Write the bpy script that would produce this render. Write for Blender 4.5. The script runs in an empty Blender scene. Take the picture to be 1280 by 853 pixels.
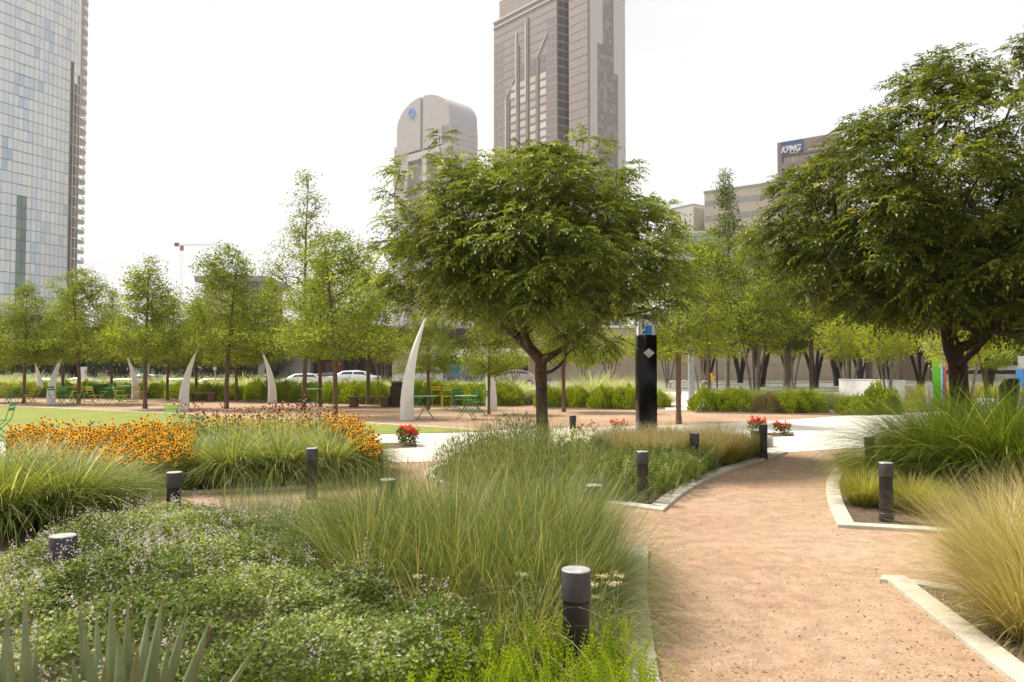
import bpy, bmesh, math, random
import numpy as np
from mathutils import Vector, Matrix
random.seed(7); RNG = np.random.default_rng(11)
SC = bpy.context.scene
COL = SC.collection
R = math.radians
# ------------------------------------------------------------------ camera geometry
F = 995.0; CAMH = 1.6; TH = math.atan(33.5/F)
def ray(px, py):
    cx = (px-640)/F; cy = (426.5-py)/F
    return Vector((cx, math.cos(TH)-math.sin(TH)*cy, math.sin(TH)+math.cos(TH)*cy))
def G(px, py, z=0.0):                 # point of the ground seen at a pixel
    d = ray(px, py); t = (z-CAMH)/d.z
    return Vector((d.x*t, d.y*t, z))
def P(px, py, Y):                     # point at distance Y seen at a pixel
    d = ray(px, py); t = Y/d.y
    return Vector((d.x*t, Y, CAMH+d.z*t))
def X(px, Y): return (px-640)/F*Y
def sm(t):
    t = min(1, max(0, t)); return t*t*(3-2*t)
def zr(x, y): return -0.65*sm((-x-10)/15)*sm((y-46)/8)

# ------------------------------------------------------------------ tags
def tag(o, label=None, cat=None, group=None, kind=None):
    if label: o['label'] = label
    if cat: o['category'] = cat
    if group: o['group'] = group
    if kind: o['kind'] = kind
    return o
def empty(name, loc, rz=0, label=None, cat=None, group=None):
    o = bpy.data.objects.new(name, None); COL.objects.link(o)
    o.location = loc; o.rotation_euler = (0, 0, rz); o.empty_display_size = .2
    return tag(o, label, cat, group)
def copy_tree(o, parent=None):
    c = o.copy(); COL.objects.link(c)
    if parent: c.parent = parent
    for ch in [k for k in ALLC.get(o, [])]:
        cc = copy_tree(ch, c); ALLC.setdefault(c, []).append(cc)
    return c
ALLC = {}
def dup(o, loc, rz=0, s=1.0, label=None, cat=None, group=None):
    c = copy_tree(o); c.location = loc; c.rotation_euler = (0, 0, rz)
    c.scale = (s, s, s) if not isinstance(s, tuple) else s
    if label: c['label'] = label
    if cat: c['category'] = cat
    if group: c['group'] = group
    return c
class Proto:
    """first call moves the source thing itself, later calls copy it"""
    def __init__(s, o): s.o = o; s.used = False
    def put(s, loc, rz=0, sc=1.0, label=None, group=None, cat=None):
        if not s.used:
            s.used = True; o = s.o; o.location = loc; o.rotation_euler = (0, 0, rz)
            o.scale = (sc, sc, sc) if not isinstance(sc, tuple) else sc
            return tag(o, label, cat, group)
        return dup(s.o, loc, rz, sc, label, cat, group)

# ------------------------------------------------------------------ materials
def newmat(name):
    m = bpy.data.materials.new(name); m.use_nodes = True
    nt = m.node_tree; nt.nodes.clear(); return m, nt
def principled(name, col, rough=.7, metal=0, spec=.5, noise=None, bump=0, bscale=20, coat=0):
    """noise = (colour2, scale, detail)"""
    m, nt = newmat(name); N = nt.nodes; L = nt.links
    out = N.new('ShaderNodeOutputMaterial'); b = N.new('ShaderNodeBsdfPrincipled')
    L.new(b.outputs[0], out.inputs[0])
    b.inputs['Base Color'].default_value = (*col, 1); b.inputs['Roughness'].default_value = rough
    b.inputs['Metallic'].default_value = metal; b.inputs['Specular IOR Level'].default_value = spec
    b.inputs['Coat Weight'].default_value = coat
    if noise:
        tc = N.new('ShaderNodeTexCoord'); n = N.new('ShaderNodeTexNoise')
        n.inputs['Scale'].default_value = noise[1]; n.inputs['Detail'].default_value = noise[2]
        n.inputs['Roughness'].default_value = .65
        L.new(tc.outputs['Object'], n.inputs['Vector'])
        cr = N.new('ShaderNodeValToRGB'); cr.color_ramp.elements[0].position = .35; cr.color_ramp.elements[1].position = .68
        cr.color_ramp.elements[0].color = (*noise[0], 1); cr.color_ramp.elements[1].color = (*col, 1)
        L.new(n.outputs['Fac'], cr.inputs[0]); L.new(cr.outputs[0], b.inputs['Base Color'])
    if bump:
        tc = N.new('ShaderNodeTexCoord'); n = N.new('ShaderNodeTexNoise')
        n.inputs['Scale'].default_value = bscale; n.inputs['Detail'].default_value = 5
        L.new(tc.outputs['Object'], n.inputs['Vector'])
        bp = N.new('ShaderNodeBump'); bp.inputs['Strength'].default_value = bump; bp.inputs['Distance'].default_value = .02
        L.new(n.outputs['Fac'], bp.inputs['Height']); L.new(bp.outputs[0], b.inputs['Normal'])
    return m
def leafmat(name, cols, trans=.35, rough=.5, tcol=None, spec=.22):
    """cols: list of (pos, rgb) over the per-leaf random attribute"""
    m, nt = newmat(name); N = nt.nodes; L = nt.links
    out = N.new('ShaderNodeOutputMaterial'); b = N.new('ShaderNodeBsdfPrincipled')
    at = N.new('ShaderNodeAttribute'); at.attribute_name = 'rnd'
    cr = N.new('ShaderNodeValToRGB')
    e = cr.color_ramp.elements
    e[0].position = cols[0][0]; e[0].color = (*cols[0][1], 1)
    e[1].position = cols[-1][0]; e[1].color = (*cols[-1][1], 1)
    for p, c in cols[1:-1]:
        k = e.new(p); k.color = (*c, 1)
    L.new(at.outputs['Fac'], cr.inputs[0]); L.new(cr.outputs[0], b.inputs['Base Color'])
    b.inputs['Roughness'].default_value = rough; b.inputs['Specular IOR Level'].default_value = spec
    if trans > 0:
        t = N.new('ShaderNodeBsdfTranslucent'); mx = N.new('ShaderNodeMixShader')
        mu = N.new('ShaderNodeMixRGB'); mu.blend_type = 'MULTIPLY'; mu.inputs[0].default_value = 1
        mu.inputs[2].default_value = (*(tcol or (1.9, 1.7, .7)), 1)
        L.new(cr.outputs[0], mu.inputs[1]); L.new(mu.outputs[0], t.inputs[0])
        mx.inputs[0].default_value = trans
        L.new(b.outputs[0], mx.inputs[1]); L.new(t.outputs[0], mx.inputs[2]); L.new(mx.outputs[0], out.inputs[0])
    else: L.new(b.outputs[0], out.inputs[0])
    return m

def gridmat(name, col, line, w, h, lw=.12, rough=.6, var=.9):
    m = principled(name, col, rough); nt = m.node_tree; N = nt.nodes; L = nt.links
    b = [n for n in N if n.type == 'BSDF_PRINCIPLED'][0]; tc = N.new('ShaderNodeTexCoord'); sp = N.new('ShaderNodeSeparateXYZ'); cb = N.new('ShaderNodeCombineXYZ'); ad = N.new('ShaderNodeMath'); ad.operation = 'ADD'
    L.new(tc.outputs['Object'], sp.inputs[0]); L.new(sp.outputs[0], ad.inputs[0]); L.new(sp.outputs[1], ad.inputs[1]); L.new(ad.outputs[0], cb.inputs[0]); L.new(sp.outputs[2], cb.inputs[1])
    br = N.new('ShaderNodeTexBrick'); br.offset = 0; br.inputs['Scale'].default_value = 1; br.inputs['Brick Width'].default_value = w; br.inputs['Row Height'].default_value = h
    br.inputs['Mortar Size'].default_value = lw; br.inputs['Mortar Smooth'].default_value = .3
    br.inputs['Color1'].default_value = (*col, 1); br.inputs['Color2'].default_value = (*[c*var for c in col], 1); br.inputs['Mortar'].default_value = (*line, 1)
    L.new(cb.outputs[0], br.inputs['Vector']); L.new(br.outputs['Color'], b.inputs['Base Color']); return m
# ------------------------------------------------------------------ mesh builders
def np_mesh(name, V, Q, rnd=None, mat=None, smooth=False, parent=None, mats=None, midx=None):
    assert len(Q), name
    V = np.asarray(V, dtype=np.float32).reshape(-1, 3); Q = np.asarray(Q, dtype=np.int32)
    k = Q.shape[1]
    me = bpy.data.meshes.new(name)
    me.vertices.add(len(V)); me.vertices.foreach_set('co', V.ravel())
    me.loops.add(Q.size); me.loops.foreach_set('vertex_index', Q.ravel())
    me.polygons.add(len(Q))
    me.polygons.foreach_set('loop_start', np.arange(0, Q.size, k, dtype=np.int32))
    try: me.polygons.foreach_set('loop_total', np.full(len(Q), k, dtype=np.int32))
    except Exception: pass
    if midx is not None: me.polygons.foreach_set('material_index', np.asarray(midx, dtype=np.int32))
    me.polygons.foreach_set('use_smooth', np.full(len(Q), smooth))
    if rnd is not None:
        a = me.attributes.new('rnd', 'FLOAT', 'FACE'); a.data.foreach_set('value', np.asarray(rnd, dtype=np.float32))
    me.update(calc_edges=True)
    for m in (mats or [mat]): me.materials.append(m)
    o = bpy.data.objects.new(name, me); COL.objects.link(o)
    if parent: o.parent = parent; ALLC.setdefault(parent, []).append(o)
    return o
class MB:
    """collects plain shapes and links them as one mesh object"""
    def __init__(s): s.bm = bmesh.new(); s.mi = 0
    def _fin(s, faces):
        for f in faces: f.material_index = s.mi
    def box(s, x0, x1, y0, y1, z0, z1, M=None, bev=0):
        b = bmesh.new(); bmesh.ops.create_cube(b, size=1)
        for v in b.verts: v.co = Vector((x0+(v.co.x+.5)*(x1-x0), y0+(v.co.y+.5)*(y1-y0), z0+(v.co.z+.5)*(z1-z0)))
        if bev: bmesh.ops.bevel(b, geom=b.edges[:], offset=bev, segments=2, affect='EDGES', profile=.6)
        s.merge(b, M)
    def merge(s, b, M=None):
        if M is not None: bmesh.ops.transform(b, matrix=M, verts=b.verts)
        vm = [s.bm.verts.new(v.co) for v in b.verts]
        b.verts.index_update()
        fs = []
        for f in b.faces:
            try: fs.append(s.bm.faces.new([vm[v.index] for v in f.verts]))
            except ValueError: pass
        for f in fs: f.material_index = s.mi; f.smooth = False
        b.free()
    def prism(s, pts, z0, z1, M=None, bev=0):      # pts CCW in xy
        b = bmesh.new()
        lo = [b.verts.new((p[0], p[1], z0)) for p in pts]; hi = [b.verts.new((p[0], p[1], z1)) for p in pts]
        b.faces.new(lo[::-1]); b.faces.new(hi)
        n = len(pts)
        for i in range(n): b.faces.new((lo[i], lo[(i+1) % n], hi[(i+1) % n], hi[i]))
        bmesh.ops.recalc_face_normals(b, faces=b.faces)
        if bev: bmesh.ops.bevel(b, geom=[e for e in b.edges], offset=bev, segments=1, affect='EDGES')
        s.merge(b, M)
    def lathe(s, prof, n=24, M=None, smooth=True, cap=True):   # prof [(r,z)]
        b = bmesh.new(); rings = []
        for r, z in prof:
            rings.append([b.verts.new((r*math.cos(2*math.pi*i/n), r*math.sin(2*math.pi*i/n), z)) for i in range(n)])
        for a, c in zip(rings, rings[1:]):
            for i in range(n): b.faces.new((a[i], a[(i+1) % n], c[(i+1) % n], c[i]))
        if cap: b.faces.new(rings[0][::-1]); b.faces.new(rings[-1])
        s.merge(b, M)
    def tube(s, pts, r, n=6, M=None):
        pts = [Vector(p) for p in pts]; rr = r if isinstance(r, (list, tuple)) else [r]*len(pts)
        b = bmesh.new(); rings = []
        for i, p in enumerate(pts):
            d = (pts[min(i+1, len(pts)-1)]-pts[max(i-1, 0)]).normalized()
            u = d.cross(Vector((0, 0, 1)) if abs(d.z) < .9 else Vector((1, 0, 0))).normalized(); v = d.cross(u)
            rings.append([b.verts.new(p+(u*math.cos(2*math.pi*k/n)+v*math.sin(2*math.pi*k/n))*rr[i]) for k in range(n)])
        for a, c in zip(rings, rings[1:]):
            for i in range(n): b.faces.new((a[i], a[(i+1) % n], c[(i+1) % n], c[i]))
        b.faces.new(rings[0][::-1]); b.faces.new(rings[-1])
        s.merge(b, M)
    def quad(s, a, b, c, d):
        f = s.bm.faces.new([s.bm.verts.new(p) for p in (a, b, c, d)]); f.material_index = s.mi
    def build(s, name, mat, parent=None, smooth=False, loc=None, autosm=False):
        me = bpy.data.meshes.new(name)
        bmesh.ops.recalc_face_normals(s.bm, faces=s.bm.faces)
        s.bm.to_mesh(me); s.bm.free()
        for m in (mat if isinstance(mat, list) else [mat]): me.materials.append(m)
        if smooth: me.polygons.foreach_set('use_smooth', [True]*len(me.polygons))
        if autosm:
            me.polygons.foreach_set('use_smooth', [True]*len(me.polygons))
            try: me.set_sharp_from_angle(angle=R(35))
            except Exception: pass
        o = bpy.data.objects.new(name, me); COL.objects.link(o)
        if parent: o.parent = parent; ALLC.setdefault(parent, []).append(o)
        if loc is not None: o.location = loc
        return o

# ------------------------------------------------------------------ vegetation primitives (numpy)
def blades(base, az, L, th0, kap, w, seg=5, tipw=.15, rnd=None, twist=0):
    """arching ribbons. returns V,Q,rnd"""
    n = len(az); s = np.linspace(0, 1, seg+1)[None, :]
    th = th0[:, None]+kap[:, None]*s
    ds = (L/seg)[:, None]
    thm = (th[:, 1:]+th[:, :-1])/2
    h = np.concatenate([np.zeros((n, 1)), np.cumsum(np.sin(thm)*ds, 1)], 1)
    z = np.concatenate([np.zeros((n, 1)), np.cumsum(np.cos(thm)*ds, 1)], 1)
    ca, sa = np.cos(az)[:, None], np.sin(az)[:, None]
    cx = base[:, 0:1]+ca*h; cy = base[:, 1:2]+sa*h; cz = base[:, 2:3]+z
    ww = w[:, None]*(1-(1-tipw)*s**1.5)*.5
    tw = (RNG.uniform(-1.2, 1.2, n)*1.0)[:, None]*np.ones_like(s)
    nx = -sa*np.cos(tw)+ca*np.sin(tw)*.6; ny = ca*np.cos(tw)+sa*np.sin(tw)*.6; nz = np.sin(tw)*.3
    A = np.stack([cx+nx*ww, cy+ny*ww, cz+nz*ww], -1); B = np.stack([cx-nx*ww, cy-ny*ww, cz-nz*ww], -1)
    V = np.stack([A, B], 2).reshape(-1, 3)       # n,(seg+1),2
    o = (np.arange(n)*(seg+1)*2)[:, None]+(np.arange(seg)*2)[None, :]
    Q = np.stack([o, o+1, o+3, o+2], -1).reshape(-1, 4)
    if rnd is None: rnd = RNG.random(n)
    return V, Q, np.repeat(rnd, seg)
def leafquads(pos, d, nrm, L, W, rnd=None):
    """diamond leaves: base at pos, pointing d, width across d x nrm"""
    d = d/np.linalg.norm(d, axis=1, keepdims=True)
    side = np.cross(d, nrm); side /= (np.linalg.norm(side, axis=1, keepdims=True)+1e-6)
    up = np.cross(side, d)
    L = L[:, None]; W = W[:, None]
    a = pos; b = pos+d*L*.45+side*W*.5+up*W*.12; c = pos+d*L-up*L*.12; e = pos+d*L*.45-side*W*.5+up*W*.12
    V = np.stack([a, b, c, e], 1).reshape(-1, 3)
    Q = np.arange(len(pos)*4).reshape(-1, 4)
    if rnd is None: rnd = RNG.random(len(pos))
    return V, Q, rnd
def join(parts):
    Vs, Qs, Rs = [], [], []; o = 0
    for V, Q, r in parts:
        Vs.append(V); Qs.append(Q+o); Rs.append(r); o += len(V)
    return np.concatenate(Vs), np.concatenate(Qs), np.concatenate(Rs)
def unit(n):
    v = RNG.normal(size=(n, 3)); return v/np.linalg.norm(v, axis=1, keepdims=True)

def split_parts(name, V, Q, r, mat, parent, key, maxn=95):
    """the panes that show largest become parts of their own, the rest one part of kind stuff"""
    idx = sorted(range(len(Q)), key=key); V = np.asarray(V)
    for i in idx[:maxn]: np_mesh(name, V[list(Q[i])], [(0, 1, 2, 3)], [r[i]], mat, parent=parent)
    rest = idx[maxn:]
    if rest:
        vv = np.concatenate([V[list(Q[i])] for i in rest]); o = np_mesh(name+'s', vv, np.arange(len(vv)).reshape(-1, 4), [r[i] for i in rest], mat, parent=parent); o['kind'] = 'stuff'
# ---- branching skeleton
class Skel:
    def __init__(s, trunk, first=0, kpath=.5, bow=.06, seg=.28):
        s.p = [np.array(t, float) for t in trunk]; s.par = [i-1 for i in range(len(trunk))]
        s.len = [0.0]
        for i in range(1, len(trunk)): s.len.append(s.len[-1]+np.linalg.norm(s.p[i]-s.p[i-1]))
        s.chains = [list(range(len(trunk)))]; s.first = first; s.k = kpath; s.bow = bow; s.seg = seg; s.tips = []
    def add(s, t):
        P_ = np.array(s.p); Ln = np.array(s.len)
        d = np.linalg.norm(P_-t, axis=1); c = d+s.k*Ln; c[:s.first] = 1e9
        c += np.maximum(0, P_[:, 2]-t[2])*1.2          # branches rise
        i = int(np.argmin(c)); n = max(2, int(d[i]/s.seg)); a = s.p[i]; ch = [i]
        amp = .05*d[i]; ph = RNG.normal(size=3)*amp
        for j in range(1, n+1):
            u = j/n; q = a+(t-a)*u; q = q+np.array([0, 0, 1])*(-s.bow)*d[i]*math.sin(math.pi*u)+ph*math.sin(math.pi*u)+RNG.normal(size=3)*.012*min(1, d[i])
            s.p.append(q); s.par.append(ch[-1]); s.len.append(s.len[ch[-1]]+np.linalg.norm(q-s.p[ch[-1]])); ch.append(len(s.p)-1)
        s.chains.append(ch); s.tips.append(ch[-1]); return ch
    def tubes(s, Rb, rt=.006, flare=1.35):
        cnt = np.zeros(len(s.p)); 
        for t in s.tips:
            i = t
            while i >= 0: cnt[i] += 1; i = s.par[i]
        cnt = np.maximum(cnt, 1); p = math.log(max(2, cnt[0]))/math.log(Rb/rt)
        r = rt*cnt**(1/p); Vs, Qs = [], []; o = 0; ends = set(c[-1] for c in s.chains)
        for ci, ch in enumerate(s.chains):
            n = 12 if ci == 0 else (8 if r[ch[min(1, len(ch)-1)]] > .03 else (5 if r[ch[min(1, len(ch)-1)]] > .012 else 3))
            pts = np.array([s.p[i] for i in ch]); rr = np.array([r[i] for i in ch])
            if ci and not (ch[0] == s.chains[0][-1] or ch[0] in ends): rr[0] = min(rr[0], rr[1]*1.25)
            if cnt[ch[-1]] > 1 or ci == 0:        # rounded end where other branches go on
                dv = pts[-1]-pts[-2]; dv /= np.linalg.norm(dv)+1e-9
                pts = np.concatenate([pts, [pts[-1]+dv*rr[-1]*.5, pts[-1]+dv*rr[-1]*.85]]); rr = np.concatenate([rr, [rr[-1]*.8, rr[-1]*.35]])
            if ci == 0:
                rr = rr.copy(); 
                for q in range(len(rr)):
                    h = pts[q][2]-pts[0][2]; rr[q] *= 1+(flare-1)*math.exp(-h*9)
            rings = []
            NP = len(pts)
            for j in range(NP):
                dv = pts[min(j+1, NP-1)]-pts[max(j-1, 0)]; dv /= (np.linalg.norm(dv)+1e-9)
                ref = np.array([0, 1, 0]) if abs(dv[1]) < .9 else np.array([1, 0, 0])
                u = np.cross(dv, ref); u /= np.linalg.norm(u); v = np.cross(dv, u)
                an = np.arange(n)*2*math.pi/n
                lump = 1+.05*RNG.normal(size=n) if ci == 0 else 1
                rings.append(pts[j]+(np.cos(an)[:, None]*u+np.sin(an)[:, None]*v)*(rr[j]*lump if ci else (rr[j]*lump)[:, None]))
            Vs.append(np.concatenate(rings))
            for j in range(NP-1):
                a = o+j*n+np.arange(n); b = o+j*n+(np.arange(n)+1) % n
                Qs.append(np.stack([a, b, b+n, a+n], -1))
            o += n*NP
        return np.concatenate(Vs), np.concatenate(Qs)
def pinnate(pos, d, L, npair=5, ll=.075, lw=.026, rnd=None):
    """compound leaves with drooping leaflets"""
    n = len(pos); d = d/np.linalg.norm(d, axis=1, keepdims=True)
    up = np.array([0, 0, 1.0]); side = np.cross(d, up); side /= (np.linalg.norm(side, axis=1, keepdims=True)+1e-6)
    parts = []; rnd = RNG.random(n) if rnd is None else rnd
    def along(u): return pos+d*(L*u)[:, None]-up*((L*u*u*.38)[:, None])
    for k in range(npair):
        u = np.full(n, .25+.7*k/npair); b = along(u)
        for sg in (-1, 1):
            dd = d*.55+side*sg*.8-up*(.10+.40*RNG.random(n))[:, None]+RNG.normal(size=(n, 3))*.22
            nn = up+side*sg*-.3+RNG.normal(size=(n, 3))*.2
            sz = ll*(1-.35*abs(k-1.5)/npair)*(.85+.3*RNG.random(n))
            parts.append(leafquads(b, dd, nn, sz, np.full(n, lw)*(.85+.3*RNG.random(n)), np.clip(rnd+RNG.normal(size=n)*.06, 0, 1)))
    dd = d-up*.9; parts.append(leafquads(along(np.full(n, .98)), dd, np.tile(up, (n, 1))+d*.5, np.full(n, ll), np.full(n, lw), rnd))
    # thin stalk
    w = .0025
    a = pos; b = along(np.full(n, .5)); c = along(np.full(n, 1.0))
    for s0, s1 in ((a, b), (b, c)):
        V = np.stack([s0+up*w, s0-up*w, s1-up*w, s1+up*w], 1).reshape(-1, 3)
        parts.append((V, np.arange(n*4).reshape(-1, 4), rnd))
    return join(parts)
# ================================================================== LIGHT, SKY, CAMERA
SUN_EL, SUN_AZ = R(56), R(-62)      # azimuth from +Y, negative = left
w = bpy.data.worlds.new("World"); SC.world = w; w.use_nodes = True
nt = w.node_tree; nt.nodes.clear(); N = nt.nodes; L = nt.links
out = N.new('ShaderNodeOutputWorld'); bg = N.new('ShaderNodeBackground'); L.new(bg.outputs[0], out.inputs[0])
sky = N.new('ShaderNodeTexSky'); sky.sky_type = 'NISHITA'; sky.sun_disc = False
sky.sun_elevation = SUN_EL; sky.sun_rotation = SUN_AZ; sky.air_density = 1; sky.dust_density = 4; sky.ozone_density = 1
tc = N.new('ShaderNodeTexCoord'); mp = N.new('ShaderNodeMapping'); mp.inputs['Scale'].default_value = (.9, .9, 1.7)
n1 = N.new('ShaderNodeTexNoise'); n1.inputs['Scale'].default_value = 1.7; n1.inputs['Detail'].default_value = 5; n1.inputs['Roughness'].default_value = .5
L.new(tc.outputs['Generated'], mp.inputs[0]); L.new(mp.outputs[0], n1.inputs['Vector'])
cr = N.new('ShaderNodeValToRGB'); cr.color_ramp.elements[0].position = .36; cr.color_ramp.elements[1].position = .56
cr.color_ramp.elements[0].color = (8.3, 8.3, 8.35, 1); cr.color_ramp.elements[1].color = (10.5, 10.45, 10.4, 1)
L.new(n1.outputs['Fac'], cr.inputs[0])
mx = N.new('ShaderNodeMixRGB'); mx.inputs[0].default_value = .94
L.new(sky.outputs[0], mx.inputs[1]); L.new(cr.outputs[0], mx.inputs[2]); L.new(mx.outputs[0], bg.inputs[0])
bg.inputs[1].default_value = .066
sl = bpy.data.lights.new('sun', 'SUN'); sl.energy = 4.3; sl.angle = R(10); sl.color = (1, .93, .82)
so = bpy.data.objects.new('sun', sl); COL.objects.link(so)
sd = Vector((math.sin(SUN_AZ)*math.cos(SUN_EL), math.cos(SUN_AZ)*math.cos(SUN_EL), math.sin(SUN_EL)))
so.rotation_euler = sd.to_track_quat('Z', 'Y').to_euler()
cam = bpy.data.cameras.new('camera'); co = bpy.data.objects.new('camera', cam); COL.objects.link(co); SC.camera = co
co.location = (0, 0, CAMH); co.rotation_euler = (math.pi/2+TH, 0, 0)
cam.sensor_width = 36; cam.lens = F/1280*36; cam.clip_end = 5000; cam.clip_start = .05
cam.dof.use_dof = True; cam.dof.focus_distance = 7.5; cam.dof.aperture_fstop = 5.0
SC.view_settings.view_transform = 'Standard'; SC.view_settings.look = 'None'; SC.view_settings.exposure = .62; SC.view_settings.gamma = 1
SC.render.engine = 'CYCLES'
cy = SC.cycles; cy.max_bounces = 6; cy.diffuse_bounces = 2; cy.glossy_bounces = 3; cy.transmission_bounces = 4; cy.transparent_max_bounces = 8; cy.volume_bounces = 0
cy.use_denoising = True; cy.caustics_reflective = False; cy.caustics_refractive = False

# ================================================================== MATERIALS
def gravelmat():
    m, nt = newmat('decomposed_granite'); N = nt.nodes; L = nt.links
    out = N.new('ShaderNodeOutputMaterial'); b = N.new('ShaderNodeBsdfPrincipled'); L.new(b.outputs[0], out.inputs[0])
    b.inputs['Roughness'].default_value = .95; b.inputs['Specular IOR Level'].default_value = .2
    tc = N.new('ShaderNodeTexCoord')
    def noise(sc, det, rough=.6):
        n = N.new('ShaderNodeTexNoise'); n.inputs['Scale'].default_value = sc; n.inputs['Detail'].default_value = det
        n.inputs['Roughness'].default_value = rough; L.new(tc.outputs['Object'], n.inputs['Vector']); return n
    def ramp(src, a, ca, c, cb):
        r = N.new('ShaderNodeValToRGB'); r.color_ramp.elements[0].position = a; r.color_ramp.elements[1].position = c
        r.color_ramp.elements[0].color = (*ca, 1); r.color_ramp.elements[1].color = (*cb, 1); L.new(src, r.inputs[0]); return r
    def mix(t, f, a, b_):
        x = N.new('ShaderNodeMixRGB'); x.blend_type = t
        if isinstance(f, float): x.inputs[0].default_value = f
        else: L.new(f, x.inputs[0])
        L.new(a, x.inputs[1]); L.new(b_, x.inputs[2]); return x
    big = ramp(noise(.45, 5).outputs[0], .35, (.41, .28, .19), .68, (.53, .395, .285))
    mid = ramp(noise(6, 6, .7).outputs[0], .30, (.72, .68, .64), .62, (1.08, 1.08, 1.08))
    fine = ramp(noise(140, 3, .8).outputs[0], .32, (.55, .5, .47), .62, (1.12, 1.12, 1.12))
    v = N.new('ShaderNodeTexVoronoi'); v.inputs['Scale'].default_value = 75; L.new(tc.outputs['Object'], v.inputs['Vector'])
    vr = ramp(v.outputs['Color'], .1, (.78, .74, .7), .8, (1.1, 1.08, 1.05))
    vr.color_ramp.elements.new(.04).color = (.35, .22, .15, 1)
    c = mix('MULTIPLY', 1.0, big.outputs[0], mid.outputs[0]); c = mix('MULTIPLY', .85, c.outputs[0], fine.outputs[0]); c = mix('MULTIPLY', .7, c.outputs[0], vr.outputs[0])
    L.new(c.outputs[0], b.inputs['Base Color'])
    bp = N.new('ShaderNodeBump'); bp.inputs['Strength'].default_value = .55; bp.inputs['Distance'].default_value = .012
    ad = N.new('ShaderNodeMath'); ad.operation = 'ADD'; L.new(noise(90, 4, .7).outputs[0], ad.inputs[0]); L.new(noise(4, 3).outputs[0], ad.inputs[1])
    L.new(ad.outputs[0], bp.inputs['Height']); L.new(bp.outputs[0], b.inputs['Normal'])
    return m
M_ = {}
M_['gravel'] = gravelmat()
def concmat():
    m = principled('pale_concrete', (.72, .68, .62), .85, noise=((.62, .58, .52), 2.5, 7), bump=.15, bscale=60); return m
M_['concrete'] = concmat()
M_['kerb'] = principled('limestone_kerb', (.60, .55, .46), .85, noise=((.43, .40, .33), 5, 8), bump=.25, bscale=45)
M_['soil'] = principled('mulch', (.19, .135, .09), .95, noise=((.07, .045, .03), 22, 8), bump=1, bscale=70)
M_['lawn'] = principled('lawn', (.27, .29, .045), .9, noise=((.18, .215, .03), 1.2, 9), bump=.8, bscale=120)
M_['ground'] = principled('far_ground', (.30, .27, .22), .9, noise=((.2, .18, .14), .3, 6))
M_['asphalt'] = principled('worn_road', (.19, .18, .175), .9, noise=((.13, .125, .12), .8, 7))
M_['white'] = principled('white_panel', (.82, .81, .79), .45, noise=((.70, .69, .67), 3, 6))
M_['bronze'] = principled('dark_bronze', (.012, .010, .011), .42, metal=.0, spec=.4, noise=((.024, .021, .021), 9, 6))
M_['bronze_head'] = principled('grey_bronze', (.036, .031, .032), .5, spec=.4, noise=((.055, .048, .048), 14, 6))
M_['cap'] = principled('brushed_cap', (.62, .62, .61), .35, metal=.3, noise=((.36, .35, .34), 18, 7))
M_['black'] = principled('black_gloss', (.005, .004, .004), .16, spec=.22)
M_['dark'] = principled('dark_metal', (.02, .019, .018), .5)
M_['steel'] = principled('galvanised', (.42, .42, .42), .45, metal=.3, noise=((.33, .33, .33), 6, 4))
M_['grn'] = principled('green_paint', (.04, .26, .085), .4, noise=((.03, .19, .06), 8, 4))
M_['grntop'] = principled('pale_green_paint', (.16, .46, .22), .35, noise=((.12, .36, .16), 7, 4))
M_['lime'] = principled('lime_paint', (.30, .52, .09), .4, noise=((.22, .42, .06), 8, 4))
M_['yel'] = principled('yellow_paint', (.62, .46, .03), .4, noise=((.5, .36, .02), 8, 4))
M_['wood'] = principled('rust_wood', (.19, .085, .045), .6, noise=((.10, .045, .025), 5, 8), bump=.3, bscale=25)
M_['slat'] = principled('slat_bronze', (.045, .028, .02), .5)
M_['stone'] = principled('beige_stone', (.46, .36, .28), .8, noise=((.38, .30, .24), .9, 7))
M_['stone2'] = principled('grey_pillar', (.42, .38, .35), .8, noise=((.34, .31, .29), 1.2, 6))
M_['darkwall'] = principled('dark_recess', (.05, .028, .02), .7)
M_['roofw'] = principled('white_canopy', (.78, .77, .74), .5)
M_['glassdk'] = principled('dark_glass', (.03, .035, .04), .06, spec=.9)
M_['rubber'] = principled('tyre_rubber', (.015, .015, .015), .85)
M_['rim'] = principled('alloy', (.5, .5, .5), .3, metal=.8)
M_['red'] = principled('red_plastic', (.45, .02, .02), .25)
M_['blue'] = principled('blue_paint', (.03, .17, .48), .4)
M_['orange'] = principled('orange_paint', (.75, .25, .02), .4)
M_['star'] = principled('yellow_star', (.85, .55, .02), .4)
def bark(name, a, b_):
    return principled(name, a, .9, noise=(b_, 14, 8), bump=1.0, bscale=28)
M_['bark_m'] = bark('pistache_bark', (.15, .085, .045), (.05, .028, .017))
M_['bark_r'] = bark('reddish_bark', (.085, .035, .022), (.03, .014, .009))
M_['bark_y'] = bark('young_bark', (.20, .125, .085), (.11, .065, .045))
M_['bark_g'] = bark('grey_bark', (.27, .215, .18), (.16, .125, .10))
M_['bark_d'] = bark('dark_bark', (.04, .025, .018), (.018, .012, .01))
gm = lambda n, cols, **k: leafmat(n, cols, **k)
M_['lf_main'] = gm('pistache_leaf', [(0, (.060, .085, .012)), (.35, (.145, .195, .026)), (.75, (.26, .315, .050)), (1, (.46, .49, .15))], trans=.33, rough=.38)
M_['lf_right'] = gm('dark_pistache_leaf', [(0, (.036, .054, .007)), (.45, (.100, .136, .017)), (.85, (.20, .24, .030)), (1, (.46, .46, .09))], trans=.34, rough=.38)
M_['lf_young'] = gm('young_tree_leaf', [(0, (.070, .110, .012)), (.4, (.165, .225, .024)), (.8, (.27, .33, .034)), (1, (.46, .48, .07))], trans=.36, rough=.5)
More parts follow.
